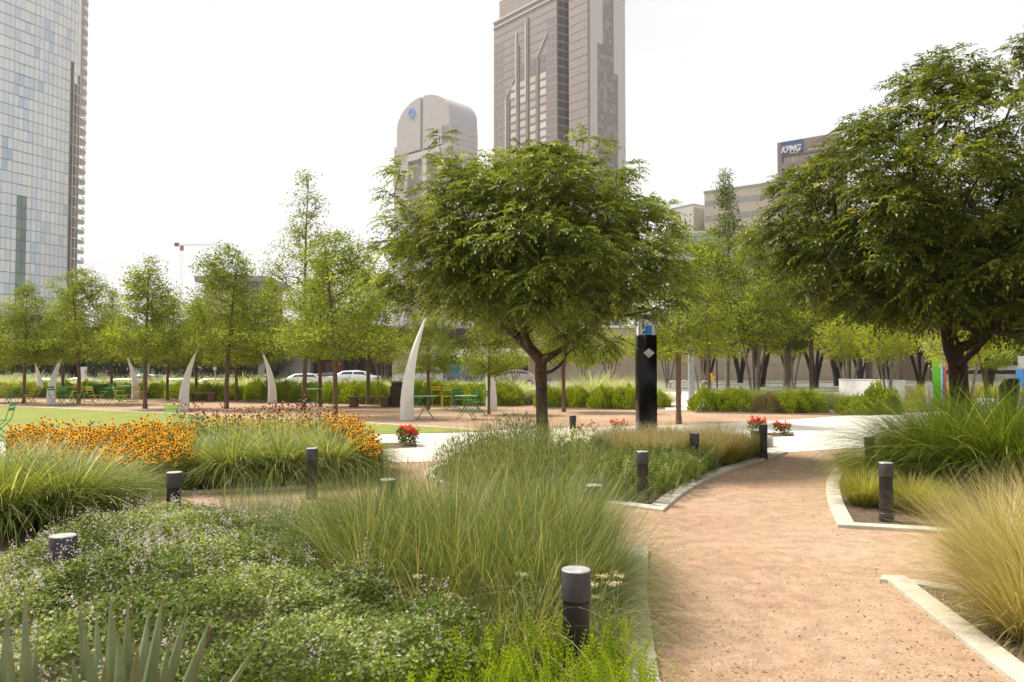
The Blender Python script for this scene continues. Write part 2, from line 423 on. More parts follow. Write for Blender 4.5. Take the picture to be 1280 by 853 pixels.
M_['lf_bright'] = gm('bright_leaf', [(0, (0.156, 0.204, 0.024)), (.6, (0.264, 0.312, 0.036)), (1, (0.408, 0.408, 0.072))], trans=.5, rough=.5)
M_['lf_cyp'] = gm('cypress_leaf', [(0, (.050, .085, .015)), (.6, (.120, .165, .030)), (1, (.24, .28, .05))], trans=.4, rough=.6)
M_['lf_oak'] = gm('live_oak_leaf', [(0, (.022, .038, .007)), (.6, (.05, .075, .012)), (1, (.11, .14, .02))], trans=.25, rough=.5)
M_['lf_shrub'] = gm('hedge_leaf', [(0, (.09, .135, .012)), (.5, (.20, .27, .022)), (1, (.40, .45, .04))], trans=.4, rough=.55)
M_['lf_dull'] = gm('dry_shrub_leaf', [(0, (.10, .085, .05)), (.6, (.19, .16, .09)), (1, (.22, .24, .08))], trans=.3, rough=.6)
M_['gr_feather'] = gm('pale_plume_blade', [(0, (.20, .26, .10)), (.5, (.38, .43, .23)), (1, (.72, .74, .56))], trans=.35, rough=.5)
M_['gr_fount'] = gm('fountain_blade', [(0, (.06, .09, .015)), (.4, (.15, .20, .035)), (.75, (.32, .37, .10)), (1, (.66, .66, .38))], trans=.38, rough=.42)
M_['gr_big'] = gm('lush_blade', [(0, (.035, .065, .008)), (.5, (.10, .15, .018)), (.85, (.22, .28, .04)), (1, (.58, .58, .24))], trans=.38, rough=.42)
M_['gr_tall'] = gm('meadow_blade', [(0, (.045, .080, .016)), (.4, (.105, .155, .034)), (.72, (.20, .25, .080)), (.9, (.50, .51, .32)), (1, (.46, .30, .15))], trans=.35, rough=.45)
M_['gr_sage'] = gm('sage_blade', [(0, (.075, .105, .038)), (.5, (.165, .205, .085)), (1, (.36, .39, .22))], trans=.35, rough=.5)
M_['gr_blond'] = gm('blond_blade', [(0, (.12, .15, .03)), (.3, (.25, .24, .06)), (.6, (.52, .44, .22)), (1, (.78, .68, .46))], trans=.35, rough=.4)
M_['gr_dry'] = gm('seedhead_blade', [(0, (.17, .19, .05)), (.35, (.48, .42, .20)), (1, (.88, .80, .60))], trans=.4, rough=.5)
M_['gr_olive'] = gm('olive_blade', [(0, (0.138, 0.161, 0.029)), (.6, (0.299, 0.310, 0.069)), (1, (0.552, 0.483, 0.207))], trans=.4, rough=.5)
M_['catmint'] = gm('catmint_leaf', [(0, (.050, .078, .018)), (.35, (.115, .165, .036)), (.7, (.22, .28, .075)), (1, (.50, .54, .32))], trans=.32, rough=.45)
M_['lilac'] = gm('lilac_flower', [(0, (.38, .32, .52)), (.6, (.58, .50, .72)), (1, (.76, .70, .82))], trans=.3, rough=.6)
M_['fern'] = gm('feathery_leaf', [(0, (.09, .16, .010)), (.5, (.20, .30, .018)), (1, (.38, .46, .04))], trans=.45, rough=.5)
M_['agave'] = principled('agave_leaf', (.24, .29, .14), .42, spec=.5, noise=((.15, .20, .09), 6, 5))
M_['agedge'] = principled('agave_edge', (.42, .27, .09), .5)
M_['susan'] = gm('golden_petal', [(0, (.64, .30, .006)), (.6, (.86, .50, .012)), (1, (.94, .66, .05))], trans=.3, rough=.55)
M_['cone'] = principled('dark_cone', (.035, .015, .010), .9)
M_['stem'] = gm('flower_stem', [(0, (.06, .09, .015)), (1, (.14, .18, .03))], trans=.25)
M_['pink'] = gm('pink_petal', [(0, (.50, .17, .26)), (.6, (.72, .38, .46)), (1, (.85, .70, .70))], trans=.3)
M_['redfl'] = gm('red_petal', [(0, (.42, .008, .015)), (.7, (.68, .02, .03)), (1, (.75, .10, .08))], trans=.25)
M_['whitefl'] = gm('white_petal', [(0, (.70, .70, .62)), (1, (.85, .85, .8))], trans=.3)
M_['yarrow'] = gm('yarrow_head', [(0, (.50, .44, .28)), (1, (.78, .74, .58))], trans=.2)

# ================================================================== GROUND
def sheet(name, pts, z, mat, thick=0.0, kind='structure'):
    bm = bmesh.new(); vs = [bm.verts.new((p[0], p[1], z)) for p in pts]
    f = bm.faces.new(vs)
    if f.normal.z < 0: bmesh.ops.reverse_faces(bm, faces=[f])
    bmesh.ops.triangulate(bm, faces=bm.faces[:])
    me = bpy.data.meshes.new(name); bm.to_mesh(me); bm.free(); me.materials.append(mat)
    o = bpy.data.objects.new(name, me); COL.objects.link(o); tag(o, kind=kind); return o
def gridsheet(name, xs, ys, dz, mat):
    V = [(x, y, zr(x, y)+dz) for y in ys for x in xs]; n = len(xs)
    Q = [(j*n+i, j*n+i+1, (j+1)*n+i+1, (j+1)*n+i) for j in range(len(ys)-1) for i in range(n-1)]
    o = np_mesh(name, V, Q, mat=mat, smooth=True); tag(o, kind='structure'); return o
xs = [-2500, -900, -300, -120]+list(range(-60, 61, 4))+[120, 300, 900, 2500]
ys = [-200, -30, 0, 20, 40]+list(range(44, 60, 2))+[70, 90, 120, 300, 900, 2800]
gridsheet('ground', xs, ys, -.02, M_['ground'])
def gg(*px): return [tuple(G(a, b)[:2]) for a, b in px]
# granite gravel near the camera, with the plaza beyond the lawn
sheet('gravel_path', [(-16, -4), (16, -4), (22, 16), (-30, 16)], .000, M_['gravel'])
sheet('gravel_plaza', [(-46, 15.9), (36, 15.9), (40, 33), (16, 36.5), (-8, 41), (-46, 48)], -.004, M_['gravel'])
FAR = [(-120, 556), (0, 551), (300, 546), (475, 543), (580, 539), (735, 535), (930, 529), (1060, 520), (1130, 517), (1250, 512), (1420, 506)]
NEAR = [(-120, 572), (0, 575), (300, 580), (475, 579), (555, 577), (700, 572), (985, 566), (1077, 560), (1120, 553), (1250, 546), (1420, 538)]
sheet('concrete_walkway', gg(*FAR)+gg(*NEAR)[::-1], .006, M_['concrete'])
# lawn
lawn = gg((-140, 500), (0, 508), (130, 514), (260, 520), (440, 529), (580, 537.6), (605, 540.5))
lawn2 = gg((475, 543.6), (300, 546.6), (0, 551.6), (-120, 556.6), (-300, 560))
sheet('lawn', lawn+lawn2, .014, M_['lawn'])
def ribbon(mb, line, wd, z0, z1, side=1, joint=1.1, gap=.006):
    """stone edging: blocks laid end to end along a line; width wd to one side"""
    pts = [Vector((p[0], p[1])) for p in line]
    # per-vertex offsets
    off = []
    for i, p in enumerate(pts):
        d1 = (pts[i]-pts[i-1]).normalized() if i else (pts[1]-pts[0]).normalized()
        d2 = (pts[i+1]-pts[i]).normalized() if i < len(pts)-1 else d1
        n1 = Vector((-d1.y, d1.x)); n2 = Vector((-d2.y, d2.x)); n = (n1+n2); n.normalize()
        k = wd/max(.35, n.dot(n1)); off.append(p+n*k*side)
    for i in range(len(pts)-1):
        a, b = pts[i], pts[i+1]; c, d = off[i+1], off[i]
        m = max(1, int(round((b-a).length/joint)))
        for j in range(m):
            g = gap/max(.2, (b-a).length)
            u0 = j/m+(g if j else 0); u1 = (j+1)/m-(g if j < m-1 else 0)
            q = [a.lerp(b, u0), a.lerp(b, u1), d.lerp(c, u1), d.lerp(c, u0)]
            area = sum(q[k].x*q[(k+1) % 4].y-q[(k+1) % 4].x*q[k].y for k in range(4))
            if area < 0: q = q[::-1]
            mb.prism([(v.x, v.y) for v in q], z0, z1+random.uniform(-.0015, .0015), bev=.004)
mb = MB(); ribbon(mb, lawn, .16, -.02, .03, side=1, joint=2.4)
tag(mb.build('lawn_edging', M_['kerb']), 'long thin pale stone edging along the far side of the lawn', 'kerb')
# soil of the beds
KT = .035
def smooth_line(pts, n=6):
    pts = [Vector(p) for p in pts]; o = []
    for i in range(len(pts)-1):
        p0, p1, p2, p3 = pts[max(i-1, 0)], pts[i], pts[i+1], pts[min(i+2, len(pts)-1)]
        for j in range(n):
            t = j/n; o.append(.5*((2*p1)+(-p0+p2)*t+(2*p0-5*p1+4*p2-p3)*t*t+(-p0+3*p1-3*p2+p3)*t**3))
    o.append(pts[-1]); return [tuple(v) for v in o]
# near bed
nb_r = [(.62, 1.2), (.70, 2.6)]+gg((824, 853), (814, 790), (808, 740), (811, 689))
nb_top = gg((811, 689), (765, 686), (640, 676), (500, 668), (400, 655), (300, 650), (185, 646))
nb_left = gg((185, 646), (110, 690), (0, 745), (-120, 800))+[(-5.2, 1.2)]
near_bed = nb_r+nb_top[1:]+nb_left[1:]
sheet('planting_soil', near_bed, .012, M_['soil'])
mb = MB(); ribbon(mb, nb_r, .17, -.02, KT, side=1); ribbon(mb, nb_top, .15, -.02, KT-.004, side=1); ribbon(mb, nb_left, .12, -.02, KT-.002, side=1)
tag(mb.build('stone_kerb', M_['kerb']), 'pale stone kerb along the near grass bed beside the closest bollard', 'kerb')
# middle bed
mid_r = gg((755, 631), (829, 641))+smooth_line(gg((829, 641), (862, 614), (912, 590), (985, 567)), 5)[1:]
mid_top = gg((985, 567), (900, 568.5), (700, 573), (560, 578.5))
mid_l = smooth_line(gg((560, 578.5), (530, 592), (560, 608), (640, 620), (755, 631)), 4)
mid_bed = mid_r+mid_top[1:]+mid_l[1:-1]
sheet('planting_soil', mid_bed, .012, M_['soil'])
mb = MB(); ribbon(mb, mid_r, .19, -.02, KT, side=1, joint=.9); ribbon(mb, mid_l, .12, -.02, KT-.003, side=1, joint=.9)
tag(mb.build('stone_kerb', M_['kerb']), 'curved pale stone kerb edging the middle bed of blond grasses', 'kerb')
# left bed
lb_n = gg((-160, 775), (0, 708), (72, 689), (150, 664), (180, 643), (192, 620), (300, 615), (390, 611), (450, 601), (480, 583))
lb_f = gg((480, 582), (300, 581.5), (0, 576.5), (-120, 574), (-400, 572))
sheet('planting_soil', lb_n+lb_f+[(-11, 7)], .012, M_['soil'])
mb = MB(); ribbon(mb, lb_n, .12, -.02, KT, side=1)
tag(mb.build('stone_kerb', M_['kerb']), 'pale stone kerb along the left flower bed below the orange flowers', 'kerb')
# right bed
rb = smooth_line(gg((1106, 556), (1060, 574), (1036, 598), (1034, 625), (1047, 660)), 4)
rb2 = gg((1047, 660), (1165, 667), (1420, 690))
sheet('planting_soil', (rb+rb2[1:]+gg((1500, 640), (1420, 540), (1250, 548)))[::-1], .012, M_['soil'])
mb = MB(); ribbon(mb, rb+rb2[1:], .17, -.02, KT, side=1, joint=.9)
tag(mb.build('stone_kerb', M_['kerb']), 'pale stone kerb curving round the big green fountain grass', 'kerb')
# near right bed
r2a = gg((1103, 724), (1202, 738), (1420, 775)); r2b = [(3.0, 1.8)]+gg((1380, 945), (1262, 853), (1180, 786), (1103, 724))
sheet('planting_soil', (r2b+r2a[1:]), .012, M_['soil'])
mb = MB(); ribbon(mb, r2b, .16, -.02, KT, side=-1, joint=.95); 
ribbon(mb, r2a, .12, -.02, KT-.003, side=-1, joint=.95)
tag(mb.build('stone_kerb', M_['kerb']), 'angled pale stone kerb with a sharp corner under blond feather grass', 'kerb')
# loose grit
n = 9000
py = 560+300*RNG.random(n)**.75; pxx = RNG.uniform(560, 1400, n)
pos = np.array([list(G(a, b)) for a, b in zip(pxx, py)])
def inpoly(p, poly):
    x, y = p[0], p[1]; c = False; n = len(poly)
    for i in range(n):
        x1, y1 = poly[i][:2]; x2, y2 = poly[(i+1) % n][:2]
        if (y1 > y) != (y2 > y) and x < (x2-x1)*(y-y1)/(y2-y1)+x1: c = not c
    return c
beds = [near_bed, mid_bed, rb+rb2[1:]+gg((1500, 640), (1420, 540), (1250, 548)), r2b+r2a[1:]]
keep = [i for i in range(n) if not any(inpoly(pos[i], b) for b in beds)]
pos = pos[keep]; n = len(pos)
s = RNG.gamma(2.2, .0014, n)+.0012
base = np.array([(1, 0, -.2), (0, 1, -.2), (-1, 0, -.2), (0, -1, -.2), (.1, 0, .75)])
ang = RNG.uniform(0, 6.28, n); sc = RNG.uniform(.6, 1.3, (n, 5))
V = np.empty((n, 5, 3))
for k in range(5):
    b = base[k]; V[:, k, 0] = pos[:, 0]+(b[0]*np.cos(ang)-b[1]*np.sin(ang))*s*sc[:, k]
    V[:, k, 1] = pos[:, 1]+(b[0]*np.sin(ang)+b[1]*np.cos(ang))*s*sc[:, k]; V[:, k, 2] = .001+b[2]*s
T = np.array([(0, 1, 4), (1, 2, 4), (2, 3, 4), (3, 0, 4)])
Q = (np.arange(n)[:, None, None]*5+T[None]).reshape(-1, 3)
M_['grit'] = leafmat('grit', [(0, (.16, .09, .055)), (.35, (.42, .25, .15)), (.7, (.58, .40, .26)), (1, (.62, .55, .46))], trans=0, rough=.9)
o = np_mesh('loose_grit', V.reshape(-1, 3), Q, np.repeat(RNG.random(n), 4), M_['grit'])
tag(o, 'loose reddish grit scattered over the granite path', 'gravel', kind='stuff')
# walkways between the hedges and the street
sheet('concrete_path', gg((640, 505.5), (690, 505.5), (735, 491), (668, 484), (655, 486)), .004, M_['concrete'])
sheet('concrete_path', [tuple(P(a, b, 40)[:2]) for a, b in ()] or gg((823, 513), (926, 513), (905, 503), (900, 488), (815, 488), (812, 505)), .004, M_['concrete'])
sheet('concrete_path', gg((150, 498.5), (300, 501), (410, 503.5), (410, 500), (300, 497), (150, 495)), .004, M_['concrete'])
sheet('concrete_path', gg((600, 507.5), (660, 505.6), (655, 502), (620, 504)), .006, M_['concrete'])
gridsheet('road', list(range(-90, 91, 5)), [54, 56, 58, 62, 70, 78, 86], .0, M_['asphalt'])
mb = MB()
for i in range(-90, 90, 3): 
    z = zr(i+1.5, 54); mb.box(i+.01, i+2.99, 53.6, 53.95, z-.1, z+.13); 
    z = zr(i+1.5, 87); mb.box(i+.01, i+2.99, 86.1, 86.5, z-.1, z+.14)
tag(mb.build('street_kerb', M_['kerb']), 'distant grey street kerb behind the hedges beside the parked cars', 'kerb')
sheet('grass_verge', [(14, 86.5), (70, 86.5), (70, 96), (14, 96)], .03, M_['lawn'])

b = []
while len(b) < 420:
    a_, c_ = random.uniform(560, 1400), 560+300*random.random()**.9; q = G(a_, c_)
    if any(inpoly(q, bb) for bb in beds): continue
    near = any(abs((q.x-e[0]))+abs(q.y-e[1]) < .9 for bb in beds for e in bb)
    if near or random.random() < .16: b.append((q.x, q.y, .004))
b = np.array(b); n = len(b); d_ = unit(n); d_[:, 2] *= .15
M_['litter'] = leafmat('dry_litter', [(0, (.08, .045, .02)), (.5, (.20, .12, .05)), (1, (.42, .34, .16))], trans=0, rough=.8)
o = np_mesh('fallen_leaves', *leafquads(b, d_, np.array([0, 0, 1.0])+RNG.normal(size=(n, 3))*.3, RNG.uniform(.012, .04, n), RNG.uniform(.005, .016, n)), M_['litter']); tag(o, 'dry leaf bits scattered on the granite path near the kerbs', 'leaf litter', kind='stuff')
# ================================================================== STREET FURNITURE
def make_bollard():
    t = empty('bollard_light', (0, 0, 0))
    m = MB(); m.lathe([(.066, .0), (.066, .115), (.0655, .12), (.0655, .452)], 28); m.build('post', M_['bronze'], t, autosm=True)
    m = MB(); m.lathe([(.071, 0), (.073, .004), (.073, .085), (.068, .092)], 28); m.build('base_sleeve', M_['bronze_head'], t, autosm=True)
    m = MB(); m.lathe([(.060, .4525), (.060, .4615)], 24)
    m.build('light_slot', M_['dark'], t)
    m = MB(); m.lathe([(.069, .462), (.0725, .465), (.0725, .596), (.070, .600)], 32); m.build('head', M_['bronze_head'], t, autosm=True)
    m = MB(); m.lathe([(.070, .6005), (.0705, .604), (.068, .607), (.03, .6085)], 32); m.build('cap', M_['cap'], t, autosm=True)
    return t
pb = Proto(make_bollard())
bl = [(720, 712, 'closest dark bollard light with pale round cap, in the near grass by the kerb'),
 (79, 670, 'dark bollard light half sunk in lilac catmint at the left, just above the agave'),
 (742, 607, 'bollard light nearly buried in tall grass at the far tip of the near bed'),
 (485, 600, 'bollard light whose top shows above grass in front of the side path'),
 (218, 591, 'dark bollard light between the side path and the catmint, beneath the orange flowers'),
 (390, 561, 'bollard light in front of the striped fountain grass clumps by the side path'),
 (803, 565, 'slim dark bollard light inside the kerb of the middle bed'),
 (868, 542, 'bollard light among blond grasses on the right side of the middle bed'),
 (1087, 547, 'bollard light with greenish reflections behind the right bed bollard'),
 (1107, 579, 'tall dark bollard light standing just inside the right bed kerb'),
 (954, 531, 'small distant bollard light beside the red flowers on the concrete walkway'),
 (716, 520, 'small brownish bollard light right of the central tree trunk')]
for a, b, lab in bl:
    dd = 995*(CAMH-.607)/(b-460); q = P(a, b, dd)
    pb.put((q.x, q.y, 0.012), random.random()*6, 1.0, lab, 'bollard lights along the paths')

# white curved fins
def make_fin(h, lean, name='white_fin'):
    t = empty(name, (0, 0, 0)); bm = bmesh.new(); rings = []
    n = 16
    for i in range(n+1):
        u = i/n; z = h*u; cx = lean*(u**1.9); hw = (.20*(1-u**1.5)+.024); hd = (.17*(1-u**1.4)+.02)
        cx -= lean*.10*math.sin(math.pi*u)
        rings.append([bm.verts.new((cx-hw, 0.02, z)), bm.verts.new((cx+(-.25)*hw, -hd, z)), bm.verts.new((cx+hw, -.02, z)), bm.verts.new((cx+.2*hw, hd, z))])
    for a, c in zip(rings, rings[1:]):
        for k in range(4): bm.faces.new((a[k], a[(k+1) % 4], c[(k+1) % 4], c[k]))
    bm.faces.new(rings[0][::-1]); bm.faces.new(rings[-1])
    m = MB(); m.merge(bm); m.build('blade', M_['white'], t)
    m = MB(); m.tube([(lean, 0, h-.01), (lean*1.05, 0, h+.14)], [.014, .006], 6); m.build('tip_rod', M_['steel'], t)
    return t
fins = [(50, 497, 2.0, -.36, 'leftmost white curved fin, shortest of them, leaning left behind the lawn'),
 (64, 505, 2.4, .62, 'white curved fin leaning right, second from the left beyond the lawn'),
 (169, 499, 2.35, -.55, 'white curved fin leaning left between tree trunks and left of the brown bench'),
 (230, 512, 2.35, .5, 'white curved fin leaning right directly beside the far brown bench'),
 (340, 504, 2.4, -.5, 'white curved fin leaning left in front of the clipped hedge, left of centre'),
 (509, 525, 3.15, .56, 'tallest and nearest white curved fin, beside the litter bin'),
 (614, 512, 2.6, -.42, 'white curved fin leaning left, partly hidden by a slim trunk near the car')]
for a, b, h, ln, lab in fins:
    o = make_fin(h, ln); q = G(a, b); o.location = (q.x, q.y, -.004); tag(o, lab, 'sculpture', 'white curved fins around the plaza')

# benches
def make_bench(w):
    t = empty('wooden_bench', (0, 0, 0))
    m = MB()
    for k in range(5): m.box(-w/2, w/2, -.25+k*.102, -.25+k*.102+.092, .36, .42, bev=.006)
    m.build('seat', M_['wood'], t)
    for s in (-1, 1):
        m = MB(); x = s*(w/2-.17); m.box(x-.15, x+.15, -.22, .23, 0, .357, bev=.008); m.build('leg', M_['wood'], t)
    return t
for a, b, wd, rz, lab in ((462, 509, 1.62, 0, 'low reddish brown wooden bench between the litter bin and a slim trunk'),
                          (251, 502, 1.35, .1, 'low dark brown wooden bench just right of a white fin, beyond the lawn'),
                          (28, 497, 1.3, .1, 'brown wooden bench behind the cafe chairs at the far left')):
    o = make_bench(wd); q = G(a, b); o.location = (q.x, q.y, 0); o.rotation_euler.z = rz; tag(o, lab, 'bench', 'wooden benches on the plaza')
# litter bin
t = empty('litter_bin', G(496, 509), 0, 'round dark slatted litter bin with a domed lid beside the tallest white fin', 'bin')
m = MB(); m.lathe([(.24, .03), (.25, .75)], 24); m.build('liner', M_['dark'], t)
m = MB()
for k in range(26):
    a = k*2*math.pi/26; m.box(-.022, .022, .0, .02, 0.02, .80, M=Matrix.Rotation(a, 4, 'Z')@Matrix.Translation((0, .262, 0)))
m.build('slats', M_['slat'], t)
m = MB(); m.lathe([(.285, .79), (.29, .81), (.29, .84), (.25, .85)], 24); m.build('rim_ring', M_['dark'], t, autosm=True)
m = MB(); m.lathe([(.23, .85), (.23, .98), (.285, .985), (.285, 1.0), (.2, 1.05), (.05, 1.07)], 24); m.build('lid', M_['dark'], t, autosm=True)

# cafe furniture
def make_table(top):
    t = empty('cafe_table', (0, 0, 0))
    m = MB(); m.lathe([(.36, .715), (.375, .72), (.375, .735), (.365, .738)], 28); m.build('tabletop', M_[top], t, autosm=True)
    for s in (-1, 1):
        m = MB()
        for y in (-.2, .2):
            m.tube([(-s*.27, y, .01), (s*.24, y, .712)], .010)
        m.tube([(-s*.27, -.2, .012), (-s*.27, .2, .012)], .009); m.tube([(s*.24, -.2, .70), (s*.24, .2, .70)], .009)
        m.build('leg_frame', M_['grn'] if top != 'yel' else M_['yel'], t)
    return t
def make_chair(col):
    t = empty('cafe_chair', (0, 0, 0))
    m = MB()
    for k in range(6): m.box(-.19, .19, -.19+k*.064, -.19+k*.064+.05, .445, .457)
    m.build('seat', M_[col], t)
    m = MB()
    for z in (.66, .76): m.box(-.19, .19, .208, .222, z, z+.065, M=Matrix.Translation((0, (z-.45)*.25, 0)))
    m.build('backrest', M_[col], t)
    for s in (-1, 1):
        m = MB(); m.tube([(s*.19, -.24, .01), (s*.19, .20, .45), (s*.19, .30, .83)], .011); m.tube([(s*.175, .25, .01), (s*.175, -.18, .44)], .011)
        m.build('leg_frame', M_[col], t)
    for a in (-1, 1): m = MB(); m.tube([(-.185, a*.237, .03), (.185, a*.237, .03)], .008); m.build('stretcher', M_[col], t)
    return t
pt = {k: Proto(make_table(k)) for k in ('grntop',)}
pc = {k: Proto(make_chair(k)) for k in ('grn', 'yel', 'lime')}
def tbl(px, D, lab, k='grntop', rz=None):
    pt[k].put((X(px, D), D, 0), random.uniform(-.5, .5) if rz is None else rz, 1, lab, 'cafe tables on the gravel plaza', 'table')
def chr_(px, D, k, rz, lab): pc[k].put((X(px, D), D, 0), rz, 1, lab, 'folding cafe chairs on the gravel plaza', 'chair')
tbl(532, 24.6, 'round green cafe table right beside the tallest white fin', rz=.1)
tbl(583, 24.9, 'round green cafe table with crossed legs in front of the green chairs', rz=-.2)
tbl(566, 31, 'small green cafe table behind the two nearest green tables')
tbl(394, 33, 'round green cafe table between slim trunks left of the bench')
tbl(296, 44, 'green cafe table in front of the hedge, right of the far bench')
tbl(203, 43, 'green cafe table against the hedge, behind the trees and right of a fin')
tbl(22, 36, 'wide green cafe table at the far left edge of the plaza')
tbl(84, 36, 'green cafe table just right of the second fin from the left')
tbl(126, 43, 'pale green cafe table close to the hedge on the left')
tbl(142, 34.5, 'green cafe table with crossed legs on the left, left of a fin')
tbl(158, 38, 'green cafe table directly in front of a left leaning fin')
chr_(546, 33, 'yel', .2, 'yellow folding cafe chair nearest the slim trunk, by the tall fin')
chr_(559, 32.2, 'yel', .1, 'yellow folding cafe chair, right one of the two yellow ones by the hedge')
chr_(575, 29, 'grn', .4, 'green folding cafe chair behind the table with crossed legs')
chr_(590, 28.5, 'grn', -.9, 'green folding cafe chair facing left near the white fin beside the car')
chr_(598, 26.8, 'grn', -1.4, 'green folding cafe chair at the right of the cluster by a slim trunk')
chr_(522, 30.5, 'grn', 1.5, 'green folding cafe chair partly hidden behind the tallest fin')
chr_(268, 43, 'yel', 0, 'yellow folding cafe chair against the hedge right of the far bench')
chr_(312, 42, 'grn', -1.2, 'green folding cafe chair just left of the fin by the central hedge')
chr_(289, 41.5, 'grn', 1.3, 'green folding cafe chair beside the table right of the far bench')
left = [(4, 36, 'yel', .2, 'yellow folding cafe chair at the far left edge'), (12, 33.5, 'grn', 2.5, 'green folding cafe chair at the far left, on the lawn side'),
 (36, 37, 'yel', -1.3, 'yellow folding cafe chair left of the leftmost fin'), (40, 34, 'yel', -1.5, 'yellow folding cafe chair right of the leftmost slim trunk'),
 (72, 33.2, 'grn', 1.4, 'green folding cafe chair at the foot of the second fin'), (86, 33.4, 'grn', 2.9, 'green folding cafe chair, lawn side, right of the second fin'),
 (95, 39, 'yel', .1, 'yellow folding cafe chair in front of the hedge near the second trunk'), (99, 34, 'lime', -1.6, 'lime folding cafe chair beside a trunk, right of the second fin'),
 (112, 37, 'grn', .5, 'green folding cafe chair in the middle of the left group'), (120, 33.4, 'yel', 2.7, 'yellow folding cafe chair, lawn side, in the left group'),
 (133, 38.5, 'grn', -.4, 'green folding cafe chair behind the crossed leg table on the left'), (152, 33, 'lime', 2.2, 'lime folding cafe chair on the lawn side below the third fin'),
 (150, 40, 'yel', .2, 'yellow folding cafe chair just left of the third fin'), (166, 34.2, 'yel', -2, 'yellow folding cafe chair in front of the third fin'),
 (178, 38, 'yel', -.9, 'yellow folding cafe chair right of the third fin'), (216, 41.5, 'grn', -1.2, 'green folding cafe chair left of the fourth fin, near the hedge')]
for a in left: chr_(*a)
chr_(228, 17, 'lime', 2.8, 'lime green cafe chair standing behind the orange flowers')
chr_(-1, 17.5, 'grn', -1.3, 'bright green cafe chair cut by the left edge of the lawn')

# glossy black totem
q = P(808, 545, 18.2)
t = empty('info_totem', (q.x, 18.2, 0.006), .12, 'tall glossy black totem with a glass top and a pale diamond mark', 'totem')
m = MB(); m.box(-.215, .215, -.17, .17, 0, 2.34, bev=.035); m.build('body', M_['black'], t, autosm=True)
m = MB()
for s in (-1, 1):
    for u in (-1, 1): m.box(s*.195-.018, s*.195+.018, u*.15-.018, u*.15+.018, 2.34, 2.70)
m.build('lantern_post', M_['steel'], t)
M_['clear'] = principled('lantern_glass', (.75, .76, .74), .15, spec=.7)
m = MB(); m.box(-.185, .185, -.14, .14, 2.341, 2.70); m.build('lantern', M_['clear'], t)
m = MB(); m.box(-.06, .10, -.150, -.143, 2.345, 2.55); m.build('blue_panel', principled('blue_screen', (.02, .22, .70), .3), t)
m = MB(); m.box(-.225, .225, -.18, .18, 2.70, 2.80, bev=.01); m.build('roof_cap', M_['dark'], t)
m = MB(); m.prism([(-.13, 0), (0, -.11), (.13, 0), (0, .11)], 0, .006, M=Matrix.Translation((.02, -.1705, 1.93))@Matrix.Rotation(R(90), 4, 'X')); m.build('diamond_mark', M_['cap'], t)

# posts, lamps, signs, racks
def post(name, px, D, w_, h, mat, lab, cat, round_=False, z0=0, base=False):
    x = X(px, D); t = empty(name, (x, D, zr(x, D)+z0), 0, lab, cat); m = MB()
    if round_: m.lathe([(w_/2, 0), (w_/2*.8, h)], 14)
    else: m.box(-w_/2, w_/2, -w_/2, w_/2, 0, h, bev=.01)
    m.build('pole', M_[mat], t, autosm=True)
    if base: m = MB(); m.box(-w_*.9, w_*.9, -w_*.9, w_*.9, 0, .12, bev=.01); m.build('base_plate', M_[mat], t)
    return t
t = post('light_column', 864, 37, .26, 2.85, 'steel', 'square grey metal column on a base plate by the bicycle racks', 'column', base=True)
m = MB(); m.box(-.22, .22, -.22, .22, 2.85, 3.05, bev=.02); m.build('head', M_['steel'], t)
post('light_column', 327, 52, .32, 4.5, 'steel', 'pale grey column behind the hedge, left of a white fin', 'column')
post('light_column', 542, 50, .26, 4.2, 'steel', 'pale grey column right of the silver parked car', 'column')
post('light_column', 184, 52, .22, 4.5, 'steel', 'pale grey column behind the third fin', 'column')
post('light_column', 555, 52, .09, 4.4, 'dark', 'thin dark pole next to the blue shop screen', 'pole', True)
post('light_column', 105, 54, .30, 2.3, 'white', 'short white post behind the hedge at the left, below an orange sign', 'post')
for a, d, h, lab in ((1062, 46, 2.15, 'left one of two flat headed black lamp posts before the stone wall'), (1083, 46, 2.2, 'right one of two flat headed black lamp posts before the stone wall'),
                     (896, 60, 2.9, 'distant flat headed black lamp post behind the yellow star')):
    t = post('lamp_post', a, d, .09, h, 'dark', lab, 'lamp post'); tag(t, group='flat headed black lamp posts')
    m = MB(); m.box(-.24, .24, -.12, .12, h, h+.10, bev=.01); m.build('lamp_head', M_['dark'], t)
for a, d, zt, lab in ((37, 50, 1.65, 'green and white parking sign on a pole at the far left'), (178, 50, 1.72, 'green and white parking sign on a pole right of the third fin'),
                  (269, 50, 2.0, 'green and white parking sign on a pole above the far bench')):
    t = post('parking_sign', a, d, .07, zt, 'steel', lab, 'sign', True); tag(t, group='green parking signs by the street')
    m = MB(); m.box(-.12, .12, -.062, -.04, zt-.13, zt+.17, bev=.004); m.build('sign_plate', M_['grn'], t)
    m = MB(); m.box(-.11, .11, -.064, -.042, zt-.34, zt-.15); m.build('lower_plate', M_['white'], t)
t = post('orange_sign', 107.5, 54, .05, 2.35, 'steel', 'small orange warning sign on a thin pole behind the hedge', 'sign', True)
m = MB(); m.prism([(-.13, -.1), (.1, -.12), (.13, .12), (-.1, .12)], 0, .03, M=Matrix.Translation((0, -.05, 2.0))@Matrix.Rotation(R(90), 4, 'X')); m.build('sign_plate', M_['orange'], t)
